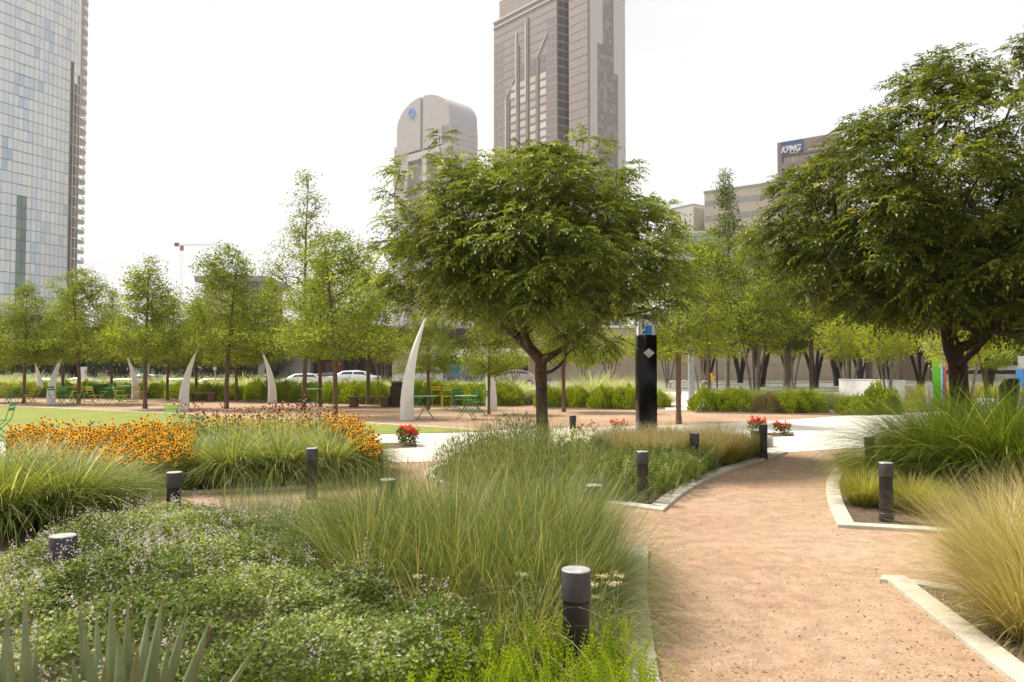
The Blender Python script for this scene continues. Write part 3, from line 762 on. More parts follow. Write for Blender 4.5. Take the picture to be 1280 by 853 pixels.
# banner stands
def banner(px, D, h, w_, cols, lab, marks=True, lift=0.0):
    x = X(px, D); t = empty('banner_stand', (x, D, zr(x, D)), .0, lab, 'banner'); x0 = -w_/2
    for frac, mn in cols:
        m = MB(); m.box(x0, x0+w_*frac-.006, -.03, .03, .12+lift, h); m.build('panel', mn, t); x0 += w_*frac
    m = MB(); m.tube([(-w_/2, 0.05, 0), (-w_/2, .05, h+.05)], .02); m.tube([(w_/2, .05, 0), (w_/2, .05, h+.05)], .02); m.build('frame', M_['steel'], t)
    if marks:
        m = MB(); zc = h-.12
        random.seed(3)
        for k in range(9):
            hh = random.uniform(.035, .065); m.box(-.03, .06, -.036, -.031, zc-hh, zc); m.box(.13 if k % 2 else .16, .20, -.036, -.031, zc-hh, zc); zc -= hh+.035
        m.build('lettering_marks', M_['white'], t)
    return t
gB = principled('banner_green', (.13, .55, .02), .5); bB = principled('banner_blue', (.05, .22, .62), .5); rB = principled('banner_red', (.68, .09, .03), .5); pB = principled('banner_pink', (.6, .04, .25), .5); tB = principled('banner_teal', (.02, .33, .38), .5); wB = M_['white']
banner(1174, 33, 2.45, .54, ((.58, gB), (.12, wB), (.14, bB), (.16, rB)), 'green, blue and red banner stand left of the big right tree')
banner(130, 60, 1.85, .42, ((.4, gB), (.2, tB), (.4, pB)), 'small green and pink banner far off behind the left hedge', False)
# bicycle racks
M_['rackm'] = principled('rack_steel', (.6, .6, .58), .3, metal=.4)
for a, d, lab in ((841, 46, 'left bicycle rack hoop beside the grey column'), (856, 48, 'middle bicycle rack hoop just left of the grey column'), (881, 46, 'right bicycle rack hoop, right of the grey column')):
    t = empty('bike_rack', (X(a, d), d, 0), .25, lab, 'bicycle rack', 'steel bicycle rack hoops')
    pts = [(-.25, 0, 0), (-.25, 0, .6)]+[(-.25*math.cos(k*math.pi/8), 0, .6+.25*math.sin(k*math.pi/8)) for k in range(1, 8)]+[(.25, 0, .6), (.25, 0, 0)]
    m = MB(); m.tube(pts, .036, 8); m.build('hoop', M_['rackm'], t)
# star on a short post
d = 46; t = empty('star_marker', (X(889, d), d, 0), 0, 'bright yellow star on a short post by the bicycle racks', 'marker')
m = MB(); m.tube([(0, 0, 0), (0, 0, .8)], .04); m.build('post', M_['steel'], t)
m = MB(); m.prism([(math.sin(k*math.pi/5)*(.30 if k % 2 == 0 else .15), math.cos(k*math.pi/5)*(.30 if k % 2 == 0 else .15)) for k in range(10)][::-1], -.05, .05, M=Matrix.Translation((0, 0, 1.0))@Matrix.Rotation(R(90), 4, 'X')); m.build('star', M_['star'], t)
# white low wall
q0 = P(1049, 474, 36); q1 = P(1121, 476, 32.5)
t = empty('white_wall', (q0.x, q0.y, 0), math.atan2(q1.y-q0.y, q1.x-q0.x), 'smooth white low wall behind the conical shrub, right of the hedge', 'wall')
L0 = math.hypot(q1.x-q0.x, q1.y-q0.y)
m = MB(); m.box(0, L0, -.02, .4, 0, 1.06, bev=.01); m.build('wall_block', M_['white'], t)
m = MB(); m.box(-.015, L0+.015, -.035, .415, 1.061, 1.10, bev=.006); m.build('coping', M_['white'], t)
# right side small posts, bin, blue kiosk
post('marker_post', 1161, 30, .18, 1.0, 'steel', 'short grey post standing in the olive meadow left of the big trunk', 'post')
d = 24; t = empty('recycling_bin', (X(1260, d), d, 0), -.25, 'black slanted recycling bin with a green flap at the right edge', 'bin')
m = MB(); m.prism([(-.22, 0), (.2, 0), (.24, 1.28), (-.04, 1.28), (-.2, 1.05)], -.2, .2, M=Matrix.Rotation(R(90), 4, 'X'), bev=.012); m.build('body', M_['black'], t)
m = MB(); m.lathe([(.10, 0), (.10, .03)], 16, M=Matrix.Translation((-.13, -.203, .42))@Matrix.Rotation(R(90), 4, 'X')); m.build('flap', principled('flap_green', (.02, .45, .16), .4), t)
m = MB(); m.box(-.25, -.21, -.03, .03, .9, .96); m.build('handle', M_['dark'], t)
d = 30; t = empty('blue_kiosk', (X(1280, d), d, 0), 0, 'blue and grey pay kiosk cut by the right edge', 'kiosk')
m = MB(); m.box(-.2, .3, -.2, .2, .9, 1.52, bev=.01); m.build('blue_case', M_['blue'], t)
m = MB(); m.box(-.1, .3, -.22, .22, 1.55, 2.05, bev=.01); m.build('hood', M_['steel'], t)
m = MB(); m.box(.0, .1, -.05, .05, 0, .9); m.box(-.02, .12, -.07, .07, 1.521, 1.549); m.build('stand', M_['steel'], t)
d = 31; t = empty('white_planter', (X(1262, d), d, 0), .05, 'long low white planter wall behind the recycling bin at right', 'planter')
m = MB(); m.box(-1.2, 1.6, -.25, .25, 0, .42, bev=.01); m.build('planter_wall', M_['white'], t)
m = MB(); m.box(-1.1, 1.5, -.17, .17, .421, .43); m.build('planter_soil', M_['soil'], t)
# small dark + white box near the red flowers
q = G(957, 562); t = empty('utility_box', (q.x, q.y+.5, 0.006), .2, 'small dark utility box with pale side behind the blond grass tips', 'box')
m = MB(); m.box(-.10, .10, -.10, .10, 0, .30, bev=.01); m.build('cabinet', M_['bronze'], t)
m = MB(); m.box(-.11, .11, -.11, .11, .301, .32, bev=.004); m.build('lid', M_['bronze_head'], t)
m = MB(); m.box(.12, .26, -.15, .1, 0, .22, bev=.01); m.build('side_block', M_['white'], t)
# ================================================================== TREES
def leaf_cloud(C, n, sg, size, flat=.6, up=.6, wl=.55):
    """n simple leaves around each cluster point"""
    m = len(C); pos = np.repeat(C, n, 0)+RNG.normal(size=(m*n, 3))*np.array([sg, sg, sg*flat])
    cl = np.repeat(RNG.normal(size=m)*.13, n)
    d = unit(m*n); d[:, 2] = d[:, 2]*.5-.25
    nn = unit(m*n)*.7+np.array([0, 0, up])
    return leafquads(pos, d, nn, size*(.7+.6*RNG.random(m*n)), size*wl*(.8+.4*RNG.random(m*n)), np.clip(RNG.beta(2.2, 2.2, m*n)+cl, 0, 1))
def build_tree(name, sk, Rb, leaves, mb_, ml, rt=.006):
    t = empty(name, (0, 0, 0)); V, Q = sk.tubes(Rb, rt)
    np_mesh('trunk', V, Q, mat=M_[mb_], smooth=True, parent=t)
    np_mesh('crown', leaves[0], leaves[1], leaves[2], M_[ml], parent=t)
    return t
def ell_targets(n, c, r, under=.55, power=2.2, seed=0, lump=.16):
    rg = np.random.default_rng(seed); out = []
    dirs = rg.normal(size=(7, 3)); dirs /= np.linalg.norm(dirs, axis=1, keepdims=True)
    while len(out) < n:
        v = rg.normal(size=3); v /= np.linalg.norm(v)
        k = 1+lump*sum(max(0, v@q)**6*(1 if i % 2 else -1) for i, q in enumerate(dirs))
        u = rg.random()**(1/power)*k
        p = v*u
        if p[2] < 0: p = p*np.array([1, 1, under])
        out.append(np.array(c)+p*np.array(r))
    return np.array(out)
# --- central tree
def pinnate_tree(name, fork, c, r, n, per, Rb, barkn, leafn, seed, extra=(), L=.27, ll=.072, lw=.025, limbs=None, npair=5, trunk=None, under=.92):
    T = ell_targets(n, c, r, under=under, seed=seed, lump=.27)
    T = T[~((T[:, 2] < fork+.85) & (np.hypot(T[:, 0], T[:, 1]) < 1.25))]; T = T[T[:, 2] > fork+.30]; T = T[~((np.abs(T[:, 0]) > 1.0) & (T[:, 2] < fork+(.95 if fork > 1.7 else .6)))]
    if len(extra): T = np.concatenate([T, np.array(extra)])
    trunk = trunk or [(0, 0, z) for z in np.linspace(0, fork, 8)]
    trunk = [(x+.012*math.sin(z*3), y+.01*math.cos(z*2.3), z) for x, y, z in trunk]
    sk = Skel(trunk, first=len(trunk)-3, kpath=.34, bow=.06)
    fk = np.array(trunk[-1])
    if limbs:
        for l in limbs: sk.add(np.array(l, float))
    order = np.argsort(np.linalg.norm(T-fk, axis=1)); ch_t = []
    for i in order:
        sk.add(T[i]); ch_t.append(T[i])
    T = np.array(ch_t); m = len(T)
    # leaves sit round twig tips and along the last stretch
    tp = np.repeat(T, per, 0); M = len(tp)
    outd = tp-np.array(c); outd /= np.linalg.norm(outd, axis=1, keepdims=True)
    off = unit(M); off[:, 2] *= .6
    pos = tp+off*(.02+.17*RNG.random(M))[:, None]
    d = off*1.0+outd*.55+np.array([0, 0, .05]); d[:, 2] *= .6
    cl = np.repeat(RNG.normal(size=m)*.12, per)
    V = pinnate(pos, d, L*(.7+.6*RNG.random(M)), npair, ll, lw, np.clip(RNG.beta(2, 2.4, M)+cl, 0, 1))
    return build_tree(name, sk, Rb, V, barkn, leafn)
D0 = 14.5
k = D0/995
ex = []
for (px, py) in ((548, 182), (560, 192), (572, 200), (700, 178), (725, 180), (745, 188), (790, 205), (812, 232), (822, 250), (505, 250), (488, 300), (492, 282), (498, 350), (800, 385), (830, 330), (640, 190), (668, 176), (515, 225), (760, 420), (575, 420)):
    q = P(px, py, D0); 
    for j in range(2): ex.append((q.x-X(677, D0)+random.gauss(0, .08), random.uniform(-1, 1), q.z+random.gauss(0, .08)-.1))
cx = X(660, D0)-X(677, D0)
t = pinnate_tree('pistache_tree', 1.72, (cx, 0, 3.50), (2.66, 2.5, 2.16), 1020, 14, .110, 'bark_m', 'lf_main', 5, ex,
    limbs=[(-.9, .3, 2.6), (.1, .5, 2.9), (.95, -.35, 2.35), (-.5, -.6, 2.7), (.5, .7, 2.8), (-1.1, -.2, 2.9)], ll=.092, lw=.037, L=.30, npair=5)
t.location = (X(677, D0), D0, .01); tag(t, 'broad round crowned tree with feathery leaves at the centre of the picture', 'tree')
# --- right big tree
D1 = 13.6
ex = []
for (px, py) in ((1165, 88), (1160, 100), (1172, 112), (1150, 120), (1210, 105), (1220, 100), (1265, 75), (1275, 60), (1100, 150), (1085, 165), (1110, 172), (1075, 185), (1020, 215), (1000, 225), (975, 262), (968, 290), (960, 300), (985, 320), (1060, 190), (1130, 130), (1190, 150), (1168, 95), (1162, 92), (1215, 110), (1205, 120), (1095, 160), (1270, 70), (1278, 80), (1055, 185), (1010, 225)):
    q = P(px, py, D1)
    for j in range(3): ex.append((q.x-X(1198, D1)+random.gauss(0, .1), random.uniform(-1, .9), q.z+random.gauss(0, .09)))
t = pinnate_tree('pistache_tree', 1.62, (.18, 0, 3.72), (3.35, 2.7, 2.3), 1150, 14, .150, 'bark_r', 'lf_right', 9, ex,
    limbs=[(-.14, .1, 2.3), (-.30, .1, 3.0), (.42, -.1, 2.15), (1.0, .1, 2.9), (-1.1, .4, 3.3)], ll=.092, lw=.036, L=.30)
t.location = (X(1198, D1), D1, .01); tag(t, 'large dark leaved tree with a forked reddish trunk filling the right side', 'tree')
# --- young straight trees
def young(seed, H=6.0, clear=2.0, Rm=1.25, n=210, per=42, spire=.25, size=.095, sg=.17, ml='lf_young', mbk='bark_y', Rb=.07, kp=.2):
    rg = np.random.default_rng(seed); lean = rg.normal(size=2)*.012
    ctrl = [(lean[0]*z*z*.3+.02*math.sin(z*1.3+seed), lean[1]*z*z*.3, z) for z in np.linspace(0, H*.97, 20)]
    first = int(20*clear/H)+1
    sk = Skel(ctrl, first=first, kpath=kp, bow=-.04, seg=.3); T = []
    for i in range(n):
        u = 1-rg.random()**.62
        prof = (min(1, (u+.10)/.28)**.6)*((1-u)**(.45+spire))*1.12+.03
        prof *= .86+.22*math.sin(u*17+seed*2)
        a = rg.uniform(0, 6.283); rr = Rm*prof*rg.random()**.45*(1+.18*math.sin(3*a+seed+u*7))
        T.append((rr*math.cos(a), rr*math.sin(a), clear+(H-clear)*u))
    T = np.array(sorted(T, key=lambda q: q[2]*.3+math.hypot(q[0], q[1])))
    for q in T: sk.add(q)
    lv = leaf_cloud(T, per, sg, size)
    return build_tree('young_tree', sk, Rb, lv, mbk, ml, rt=.005)
YV = [Proto(young(s, H, Rm=rm, n=n_, spire=sp)) for s, H, rm, n_, sp in ((1, 6.0, 1.95, 300, .22), (2, 6.0, 1.75, 280, .32), (3, 6.0, 2.05, 320, .15), (4, 6.0, 1.5, 250, .35))]
YT = Proto(young(6, 6.0, clear=1.3, Rm=1.85, n=380, per=24, spire=.62, sg=.10, size=.062, Rb=.05))
yl = [(30, 505, 352, 0, 'leftmost young tree in the row, trunk left of the shortest white fin'),
 (98, 505, 335, 2, 'young leafy tree whose trunk rises right of the second white fin'),
 (78, 497, 362, 1, 'young tree just behind the second fin, thinner and further back'),
 (139, 497, 362, 3, 'young tree far back between the second and third fins'),
 (181, 511, 318, 1, 'young tree with a sparse pointed top beside the third fin'),
 (209, 501, 368, 2, 'young tree further back between the third and fourth fins'),
 (283, 511, 306, 2, 'young tree with its trunk right of the far bench'),
 (295, 502, 362, 0, 'slim young tree immediately behind the one right of the far bench'),
 (419, 521, 288, 2, 'nearest young tree of the left rows, left of the wooden bench'),
 (400, 508, 325, 3, 'thin young tree between the two nearest trunks left of the bench'),
 (535, 512, 372, 0, 'young tree directly behind the tallest white fin'),
 (611, 518, 372, 1, 'slim young tree in front of the fin near the sedan, left of the central tree'),
 (705, 515, 330, 3, 'slim pale trunked young tree immediately right of the central tree'),
 (849, 530, 272, 0, 'slim leaning young tree just right of the black totem'),
 (460, 506, 318, 1, 'young tree behind the wooden bench, hidden trunk'),
 (-14, 503, 372, 3, 'young tree cut off by the left edge of the picture'),
 (245, 499, 372, 1, 'young tree behind the fourth white fin, far back'),
 (335, 501, 345, 3, 'young tree behind the fifth white fin'),
 (886, 497, 284, 1, 'leafy young tree between the grey column and the tall cypress'),
 (948, 498, 278, 2, 'leafy young tree right of the tall cypress, below the beige office block'),
 (1015, 496, 262, 0, 'leafy young tree in front of the brown office tower, left of the white wall')]
for px, pb_, pt_, v, lab in yl:
    q = G(px, pb_); H = CAMH+(460-pt_)/995*q.y; s = H/6.0
    sx = s*1.0 if s < 1 else 1+(s-1)*.6
    YV[v].put((q.x, q.y, 0), random.uniform(0, 6.28), (sx*1.08, sx*1.08, s), lab, 'young trees on the gravel plaza', 'tree')
q = G(380, 512); YT.put((q.x, q.y, 0), .6, (1.55, 1.55, (CAMH+250/995*q.y)/6.0), 'tallest slender young tree with an open spiky top, left of centre', 'young trees on the gravel plaza', 'tree')
# cypresses
def cypress(seed, H=12, clear=3.2, Rm=1.7):
    return young(seed, H, clear, Rm*1.55, n=230, per=50, spire=.5, size=.16, sg=.26, ml='lf_cyp', mbk='bark_g', Rb=.17, kp=.15)
CY = Proto(cypress(21)); CY.o.name = 'cypress_tree'
for px, D, pt_, sx, lab in ((909, 50, 214, .85, 'tall narrow cypress tree with an open top, right of the grey column'), (983, 46, 272, 1.25, 'cypress tree with a pale grey trunk left of the white wall'),
                        (1087, 44, 300, 1.0, 'cypress tree with a pale trunk behind the white wall')):
    H = CAMH+(460-pt_)/995*D; CY.put((X(px, D), D, 0), random.uniform(0, 6), (sx, sx, H/12), lab, 'cypress trees behind the right hedge', 'tree')
# bright leafy understorey
def bushy(name, seed, H, Rm, zc, rz, n, per, ml, mbk, nst=4, size=.10, sg=.2, Rb=.06):
    rg = np.random.default_rng(seed); T = ell_targets(n, (0, 0, zc), (Rm, Rm, rz), under=.8, power=2.5, seed=seed, lump=.3)
    t = empty(name, (0, 0, 0)); allV, allQ, o = [], [], 0
    az = np.arctan2(T[:, 1], T[:, 0])
    for s in range(nst):
        a = 2*math.pi*(s+.3*rg.random())/nst; b = np.array([.12*math.cos(a), .12*math.sin(a), 0])
        tr = [b+np.array([math.cos(a), math.sin(a), 0])*Rm*.28*(z/(zc-rz*.6))**1.5+np.array([0, 0, z]) for z in np.linspace(0, zc-rz*.6, 6)]
        sk = Skel(tr, first=3, kpath=.3, bow=.03, seg=.3)
        mine = T[(np.abs((az-a+math.pi) % (2*math.pi)-math.pi)) < math.pi/nst+.01]
        for q in sorted(mine.tolist(), key=lambda q: np.linalg.norm(np.array(q)-tr[-1])): sk.add(np.array(q))
        if not sk.tips: sk.tips = [len(sk.p)-1]
        V, Q = sk.tubes(Rb, .006); allV.append(V); allQ.append(Q+o); o += len(V)
    np_mesh('trunk', np.concatenate(allV), np.concatenate(allQ), mat=M_[mbk], smooth=True, parent=t)
    lv = leaf_cloud(T, per, sg, size); np_mesh('crown', *lv, M_[ml], parent=t); return t
OAK = [Proto(bushy('live_oak', 31+i, 7, 3.0, 4.9, 2.1, 150, 55, 'lf_oak', 'bark_d', 4, .15, .33, .13)) for i in range(2)]
D = 64
oaks = [(952, 66, 'dark multi stemmed live oak behind the middle of the right hedge'), (1018, 62, 'dark live oak with spreading stems left of the flat lamp posts'), (1046, 70, 'live oak with a dark crown just left of the lamp posts'),
        (1106, 60, 'live oak with fanned dark stems behind the white wall'), (1150, 58, 'live oak with low leaning stems left of the banner stand'), (885, 76, 'live oak behind the yellow star, in front of the stone wall'), (1235, 52, 'dark live oak at the right behind the big trunk'), (1290, 50, 'dark live oak at the right edge above the blue kiosk'),
        (925, 84, 'dark distant live oak behind the tall cypress trunk'), (985, 88, 'dark distant live oak behind the grey cypress trunk'), (1075, 86, 'dark distant live oak behind the two flat headed lamp posts')]
for i, (px, d, lab) in enumerate(oaks):
    OAK[i % 2].put((X(px, d), d, 0), random.uniform(0, 6), random.uniform(.95, 1.12)*(.82 if d < 60 else 1), lab, 'live oaks in front of the stone wall', 'tree')
bg_l = [(-60, 84), (-5, 90), (45, 86), (95, 92), (150, 88), (200, 94), (250, 88), (300, 92), (345, 97), (460, 100), (575, 100), (400, 104)]
for i, (px, d) in enumerate(bg_l):
    x = X(px, d); OAK[(i+1) % 2].put((x, d, zr(x, d)-.3), random.uniform(0, 6), random.uniform(1.05, 1.25)*(1 if i < 9 else .8), 'dark distant tree in the row beyond the street, behind the young trees', 'dark trees beyond the street', 'tree')
EV = Proto(bushy('evergreen_tree', 51, 6, 3.2, 3.1, 2.9, 150, 60, 'lf_oak', 'bark_d', 3, .18, .42, .10))
for px, d in ((-110, 90), (-70, 92), (-25, 88), (20, 95), (62, 90), (105, 94), (148, 91), (192, 96), (232, 92), (275, 95), (318, 93), (352, 99), (505, 112), (548, 112)):
    x = X(px, d); EV.put((x, d, zr(x, d)-.02), random.uniform(0, 6), random.uniform(.9, 1.1), 'dense dark evergreen tree beyond the street, foliage reaching the ground', 'dark evergreens beyond the street', 'tree')
MY = Proto(bushy('myrtle_tree', 41, 4, 1.35, 2.75, 1.15, 130, 42, 'lf_bright', 'bark_g', 4, .10, .17, .045))
for px, d, s, lab in ((762, 50, 1.0, 'bright yellow green small tree left of the black totem'), (728, 52, .85, 'bright small tree right of the slim pale trunk, before the stone wall'), (876, 48, 1.2, 'bright small tree behind the grey column'),
                      (1060, 36, 1.05, 'bright light green small tree above the hedge, left of the white wall'), (1112, 33, 1.0, 'bright light green small tree directly above the white wall'), (645, 54, .8, 'bright small tree seen behind the trunk of the central tree'),
                      (943, 42, 1.45, 'light green small tree behind the right hedge, right of the tall cypress'), (478, 47, 1.0, 'bright small tree left of the tallest fin, before the arcade'), (700, 62, 1.1, 'bright small tree just right of the slim pale trunk, far back by the stone wall'), (806, 58, 1.15, 'bright small tree partly hidden behind the black totem'), (835, 62, 1.2, 'bright small tree far back between the totem and the grey column'), (990, 56, 1.3, 'light green small tree behind the grey cypress trunk'), (1205, 24, .9, 'light green small tree behind the fork of the big right trunk')):
    MY.put((X(px, d), d, 0), random.uniform(0, 6), s, lab, 'bright small trees by the street', 'tree')
q = G(1233, 505); YV[1].put((q.x, q.y, 0), 1.0, (1.0, 1.0, .82), 'thin leaning young tree right of the big forked trunk', 'young trees on the gravel plaza', 'tree').rotation_euler = (0, R(-4), 1)

# ================================================================== SHRUBS AND GRASSES
def sprigs(n, Rx, H, L=.10, W=.03, seed=0):
    """dome of upright leafy sprigs"""
    v = unit(n); v[:, 2] = np.abs(v[:, 2]); az = np.arctan2(v[:, 1], v[:, 0])
    lum = 1+.13*np.sin(az*3+seed)*1+.10*np.sin(az*5+seed*2+v[:, 2]*5)
    r = lum*(.55+.45*RNG.random(n)**.35)
    pos = v*r[:, None]*np.array([Rx, Rx, H]); pos[:, 2] = np.maximum(.02, pos[:, 2]*(1+.05*np.sin(pos[:, 0]*9)))
    d = v*np.array([.7, .7, .4])+np.array([0, 0, 1.0])+RNG.normal(size=(n, 3))*.28
    nn = v+RNG.normal(size=(n, 3))*.6
    rr = np.clip(RNG.beta(2, 2, n)*.8+.35*(r-.75)+.1*np.sin(az*7), 0, 1)
    return leafquads(pos, d, nn, L*(.7+.6*RNG.random(n)), W*(.8+.5*RNG.random(n)), rr)
def shrub(name, lv, mat): return np_mesh(name, *lv, M_[mat])
SH = [Proto(shrub('clipped_shrub', sprigs(5200, .85, .95, .10, .035, s), 'lf_shrub')) for s in (1, 2, 3)]
def soilstrip(*px): sheet('planting_soil', gg(*px), .008, M_['soil'])
soilstrip((-80, 498.5), (100, 499), (240, 501.5), (400, 505), (640, 509), (664, 505), (650, 490), (300, 487), (-80, 487))
soilstrip((672, 512), (832, 512.5), (828, 501), (700, 497)); soilstrip((868, 516.5), (1060, 519.5), (1125, 518.5), (1125, 498), (905, 498))
hd = [(-12, 497), (14, 497), (42, 497), (75, 497), (104, 497), (136, 497), (166, 498), (196, 498), (226, 499), (258, 500), (292, 500.5), (322, 501), (352, 501.5), (384, 503), (412, 504), (438, 504.5), (464, 505), (520, 505), (546, 506), (572, 506.5), (598, 507), (628, 507.5)]
for i, (px, y) in enumerate(hd):
    q = G(px, y); s = .95+.18*random.random()
    SH[i % 3].put((q.x, q.y+.4, 0), random.uniform(0, 6), (s*(1.05 if px > 300 else 1.25), s, s*(.92 if px > 300 else .74)), 'bright green clipped shrub in the hedge row left of the central tree', 'clipped shrubs of the left hedge', 'shrub')
rh = [(688, 510, .8, 'clipped shrub immediately right of the central trunk'), (722, 510, .8, 'clipped shrub behind the slim pale trunk right of the central tree'), (757, 511.5, .82, 'clipped shrub in the hedge midway between the central tree and the totem'), (786, 512, .85, 'clipped shrub immediately left of the black totem'),
      (826, 510, .62, 'low clipped shrub peeking out right of the black totem'), (888, 515, .82, 'rounded clipped shrub at the left end of the right hedge, by the grey column'), (925, 515.5, .84, 'clipped shrub second from the left end of the right hedge'), (1013, 517, .80, 'bright rounded clipped shrub with a sharp outline, right of the dull brownish one'), (993, 517, .72, 'clipped shrub tucked against the dull brownish one')]
for px, y, s, lab in rh:
    q = G(px, y); SH[int(px) % 3].put((q.x, q.y+.55, 0), random.uniform(0, 6), s, lab, 'clipped shrubs of the right hedge', 'shrub')
DS = shrub('dry_shrub', sprigs(2600, .5, .62, .08, .025, 5), 'lf_dull'); q = G(964, 517); DS.location = (q.x, q.y+.4, 0); tag(DS, 'dull brownish dry shrub between green clipped shrubs of the right hedge', 'shrub')
CS = []
for i, (px, y, rx, h, lab) in enumerate(((1101, 518, .42, 1.0, 'upright spiky green shrub in front of the white wall'), (1075, 519, .62, .55, 'low spreading green shrub left of the white wall, at the walkway'), (1117, 519, .35, .75, 'small pointed green shrub at the right corner of the white wall'))):
    o = shrub('spreading_shrub', sprigs(2200, rx, h, .13, .04, i), 'lf_shrub'); q = G(px, y); o.location = (q.x, q.y+.3, 0); tag(o, lab, 'shrub')
def clump(n, R0, L, w, th=(0.05, .5), kap=(.5, 1.6), seg=6, cols=None, lift=0, wind=0):
    a = RNG.uniform(0, 6.283, n); r = R0*np.sqrt(RNG.random(n)); b = np.stack([r*np.cos(a), r*np.sin(a), np.full(n, lift)], 1)
    az = a+RNG.normal(size=n)*.5; q = r/R0
    t0 = th[0]+(th[1]-th[0])*q*RNG.uniform(.5, 1.2, n); kk = kap[0]+(kap[1]-kap[0])*RNG.random(n)
    Ls = L*(1-.45*RNG.random(n)**1.5)
    rr = RNG.beta(2, 2.2, n) if cols is None else cols(n)
    if wind:
        vx = np.cos(az)*np.sin(.5)+wind; az = np.arctan2(np.sin(az)*np.sin(.5), vx)
    return blades(b, az, Ls, t0, kk, w*(.7+.6*RNG.random(n)), seg, .12, rr)
# pale feathery grasses behind the hedges
FG = [Proto(np_mesh('plume_grass_tussock', *clump(1500, .45, 1.35, .022, (.05, .75), (.5, 1.7), 5), M_['gr_feather'])) for _ in range(2)]
fg = [(-20, 46), (12, 46), (46, 47), (84, 47), (122, 46), (158, 46), (200, 45), (238, 44), (270, 43), (304, 43), (340, 42), (372, 41), (404, 40), (436, 40), (468, 39), (500, 38.5), (530, 38), (560, 38), (590, 37.5), (618, 37), (640, 36)]
for i, (px, d) in enumerate(fg):
    FG[i % 2].put((X(px, d), d, 0), random.uniform(0, 6), random.uniform(1.15, 1.35)*(.90 if px > 330 else 1.0), 'pale feathery grass clump behind the left hedge, in front of the parked cars', 'pale grasses behind the left hedge', 'ornamental grass')
for px, d, s, lab in ((640, 35, 1.1, 'rounded grass clump at the right end of the left hedge beside the concrete path'), (655, 36, .85, 'small grass clump beside the concrete path, just left of the central trunk'),
                      (700, 35, 1.1, 'pale grass clump behind the slim pale trunk'), (742, 34.5, 1.42, 'large pale plumed grass clump behind the hedge between the central tree and totem'), (770, 34, 1.25, 'pale grass clump left of the totem, behind the clipped shrubs'), (798, 34, 1.2, 'pale grass clump hidden behind the totem'),
                      (825, 33, .72, 'low pale grass clump right of the totem')):
    FG[0].put((X(px, d), d, 0), random.uniform(0, 6), s, lab, 'pale grasses around the central hedge', 'ornamental grass')
SG = Proto(np_mesh('soft_grass_tussock', *clump(2200, .6, 1.25, .018, (.05, .9), (.6, 1.8), 5), M_['gr_sage']))
for px, d, s, lab in ((905, 34, .9, 'soft grey green grass clump behind the left end of the right hedge'), (940, 33.5, 1.0, 'soft grey green grass clump second behind the right hedge'), (975, 33, 1.05, 'soft grey green grass clump behind the dull brownish shrub'), (1012, 32.5, 1.05, 'soft grass clump behind the bright rounded shrub'),
                      (1045, 31.5, .85, 'soft arching grass clump in front of the left end of the white wall'), (1058, 30.5, .65, 'drooping grass clump left of the spreading shrub')):
    SG.put((X(px, d), d, 0), random.uniform(0, 6), s, lab, 'soft grasses of the right hedge', 'ornamental grass')
def field(n, ptsfn, L, w, th, kap, seg=5, cols=None, z0=.01):
    b = ptsfn(n); n = len(b); b3 = np.concatenate([b, np.full((n, 1), z0)], 1)
    Ls = (L(b) if callable(L) else np.full(n, L))*(1-.5*RNG.random(n)**1.4)
    return blades(b3, RNG.uniform(0, 6.283, n), Ls, RNG.uniform(*th, n), RNG.uniform(*kap, n), w*(.7+.6*RNG.random(n)), seg, .12, RNG.beta(2, 2, n) if cols is None else cols(n))
def inpolys(poly):
    P_ = np.array([p[:2] for p in poly]); lo, hi = P_.min(0), P_.max(0)
    def inside(b):
        c = np.zeros(len(b), bool)
        for i in range(len(P_)):
            x1, y1 = P_[i]; x2, y2 = P_[(i+1) % len(P_)]
            with np.errstate(divide='ignore', invalid='ignore'):
                m = ((y1 > b[:, 1]) != (y2 > b[:, 1])) & (b[:, 0] < (x2-x1)*(b[:, 1]-y1)/(y2-y1)+x1)
            c ^= m
        return c
    def f(n):
        out = []; k = 0
        while k < n:
            b = lo+(hi-lo)*RNG.random((n*2, 2)); b = b[inside(b)]; out.append(b); k += len(b)
            if not len(b): break
        return np.concatenate(out)[:n]
    f.inside = inside; return f
# olive meadow at the right
mead = gg((1122, 516), (1130, 499), (1150, 490), (1560, 486), (1560, 508), (1250, 511)); sheet('meadow_ground', mead, .02, M_['lawn'])
o = np_mesh('meadow_grass', *field(17000, inpolys(mead), .95, .016, (0, .5), (.3, 1.5), 4), M_['gr_olive']); tag(o, 'olive yellow meadow grass around the big right trunk', 'grass', kind='stuff')
# fountain grasses of the left bed
def striped(n): return np.clip(RNG.beta(2, 2.5, n)*.85+(RNG.random(n) < .12)*.6, 0, 1)
FT = [Proto(np_mesh('fountain_grass_tussock', *clump(2600, .24, 1.12, .013, (.05, .75), (.9, 2.1), 8, striped), M_['gr_fount'])) for _ in range(2)]
for i, (px, d, s, lab) in enumerate(((238, 11.3, .9, 'leftmost striped fountain grass clump next to the orange flowers'), (292, 10.9, 1.0, 'striped fountain grass clump left of the side path bollard, in front'), (352, 11.1, 1.02, 'striped fountain grass clump directly behind the side path bollard'),
    (412, 11.4, 1.0, 'striped fountain grass clump right of the side path bollard'), (440, 12.3, .8, 'small fountain grass clump next to the right patch of orange flowers'), (322, 12.5, 1.0, 'fountain grass clump behind the front ones, below the pink coneflowers'), (268, 12.6, .95, 'fountain grass clump between the orange flowers and pink coneflowers'), (385, 12.7, 1.0, 'fountain grass clump at the back, right of the pink coneflowers'))):
    FT[i % 2].put((X(px, d), d, .012), random.uniform(0, 6), s, lab, 'striped fountain grass clumps in the left bed', 'ornamental grass')
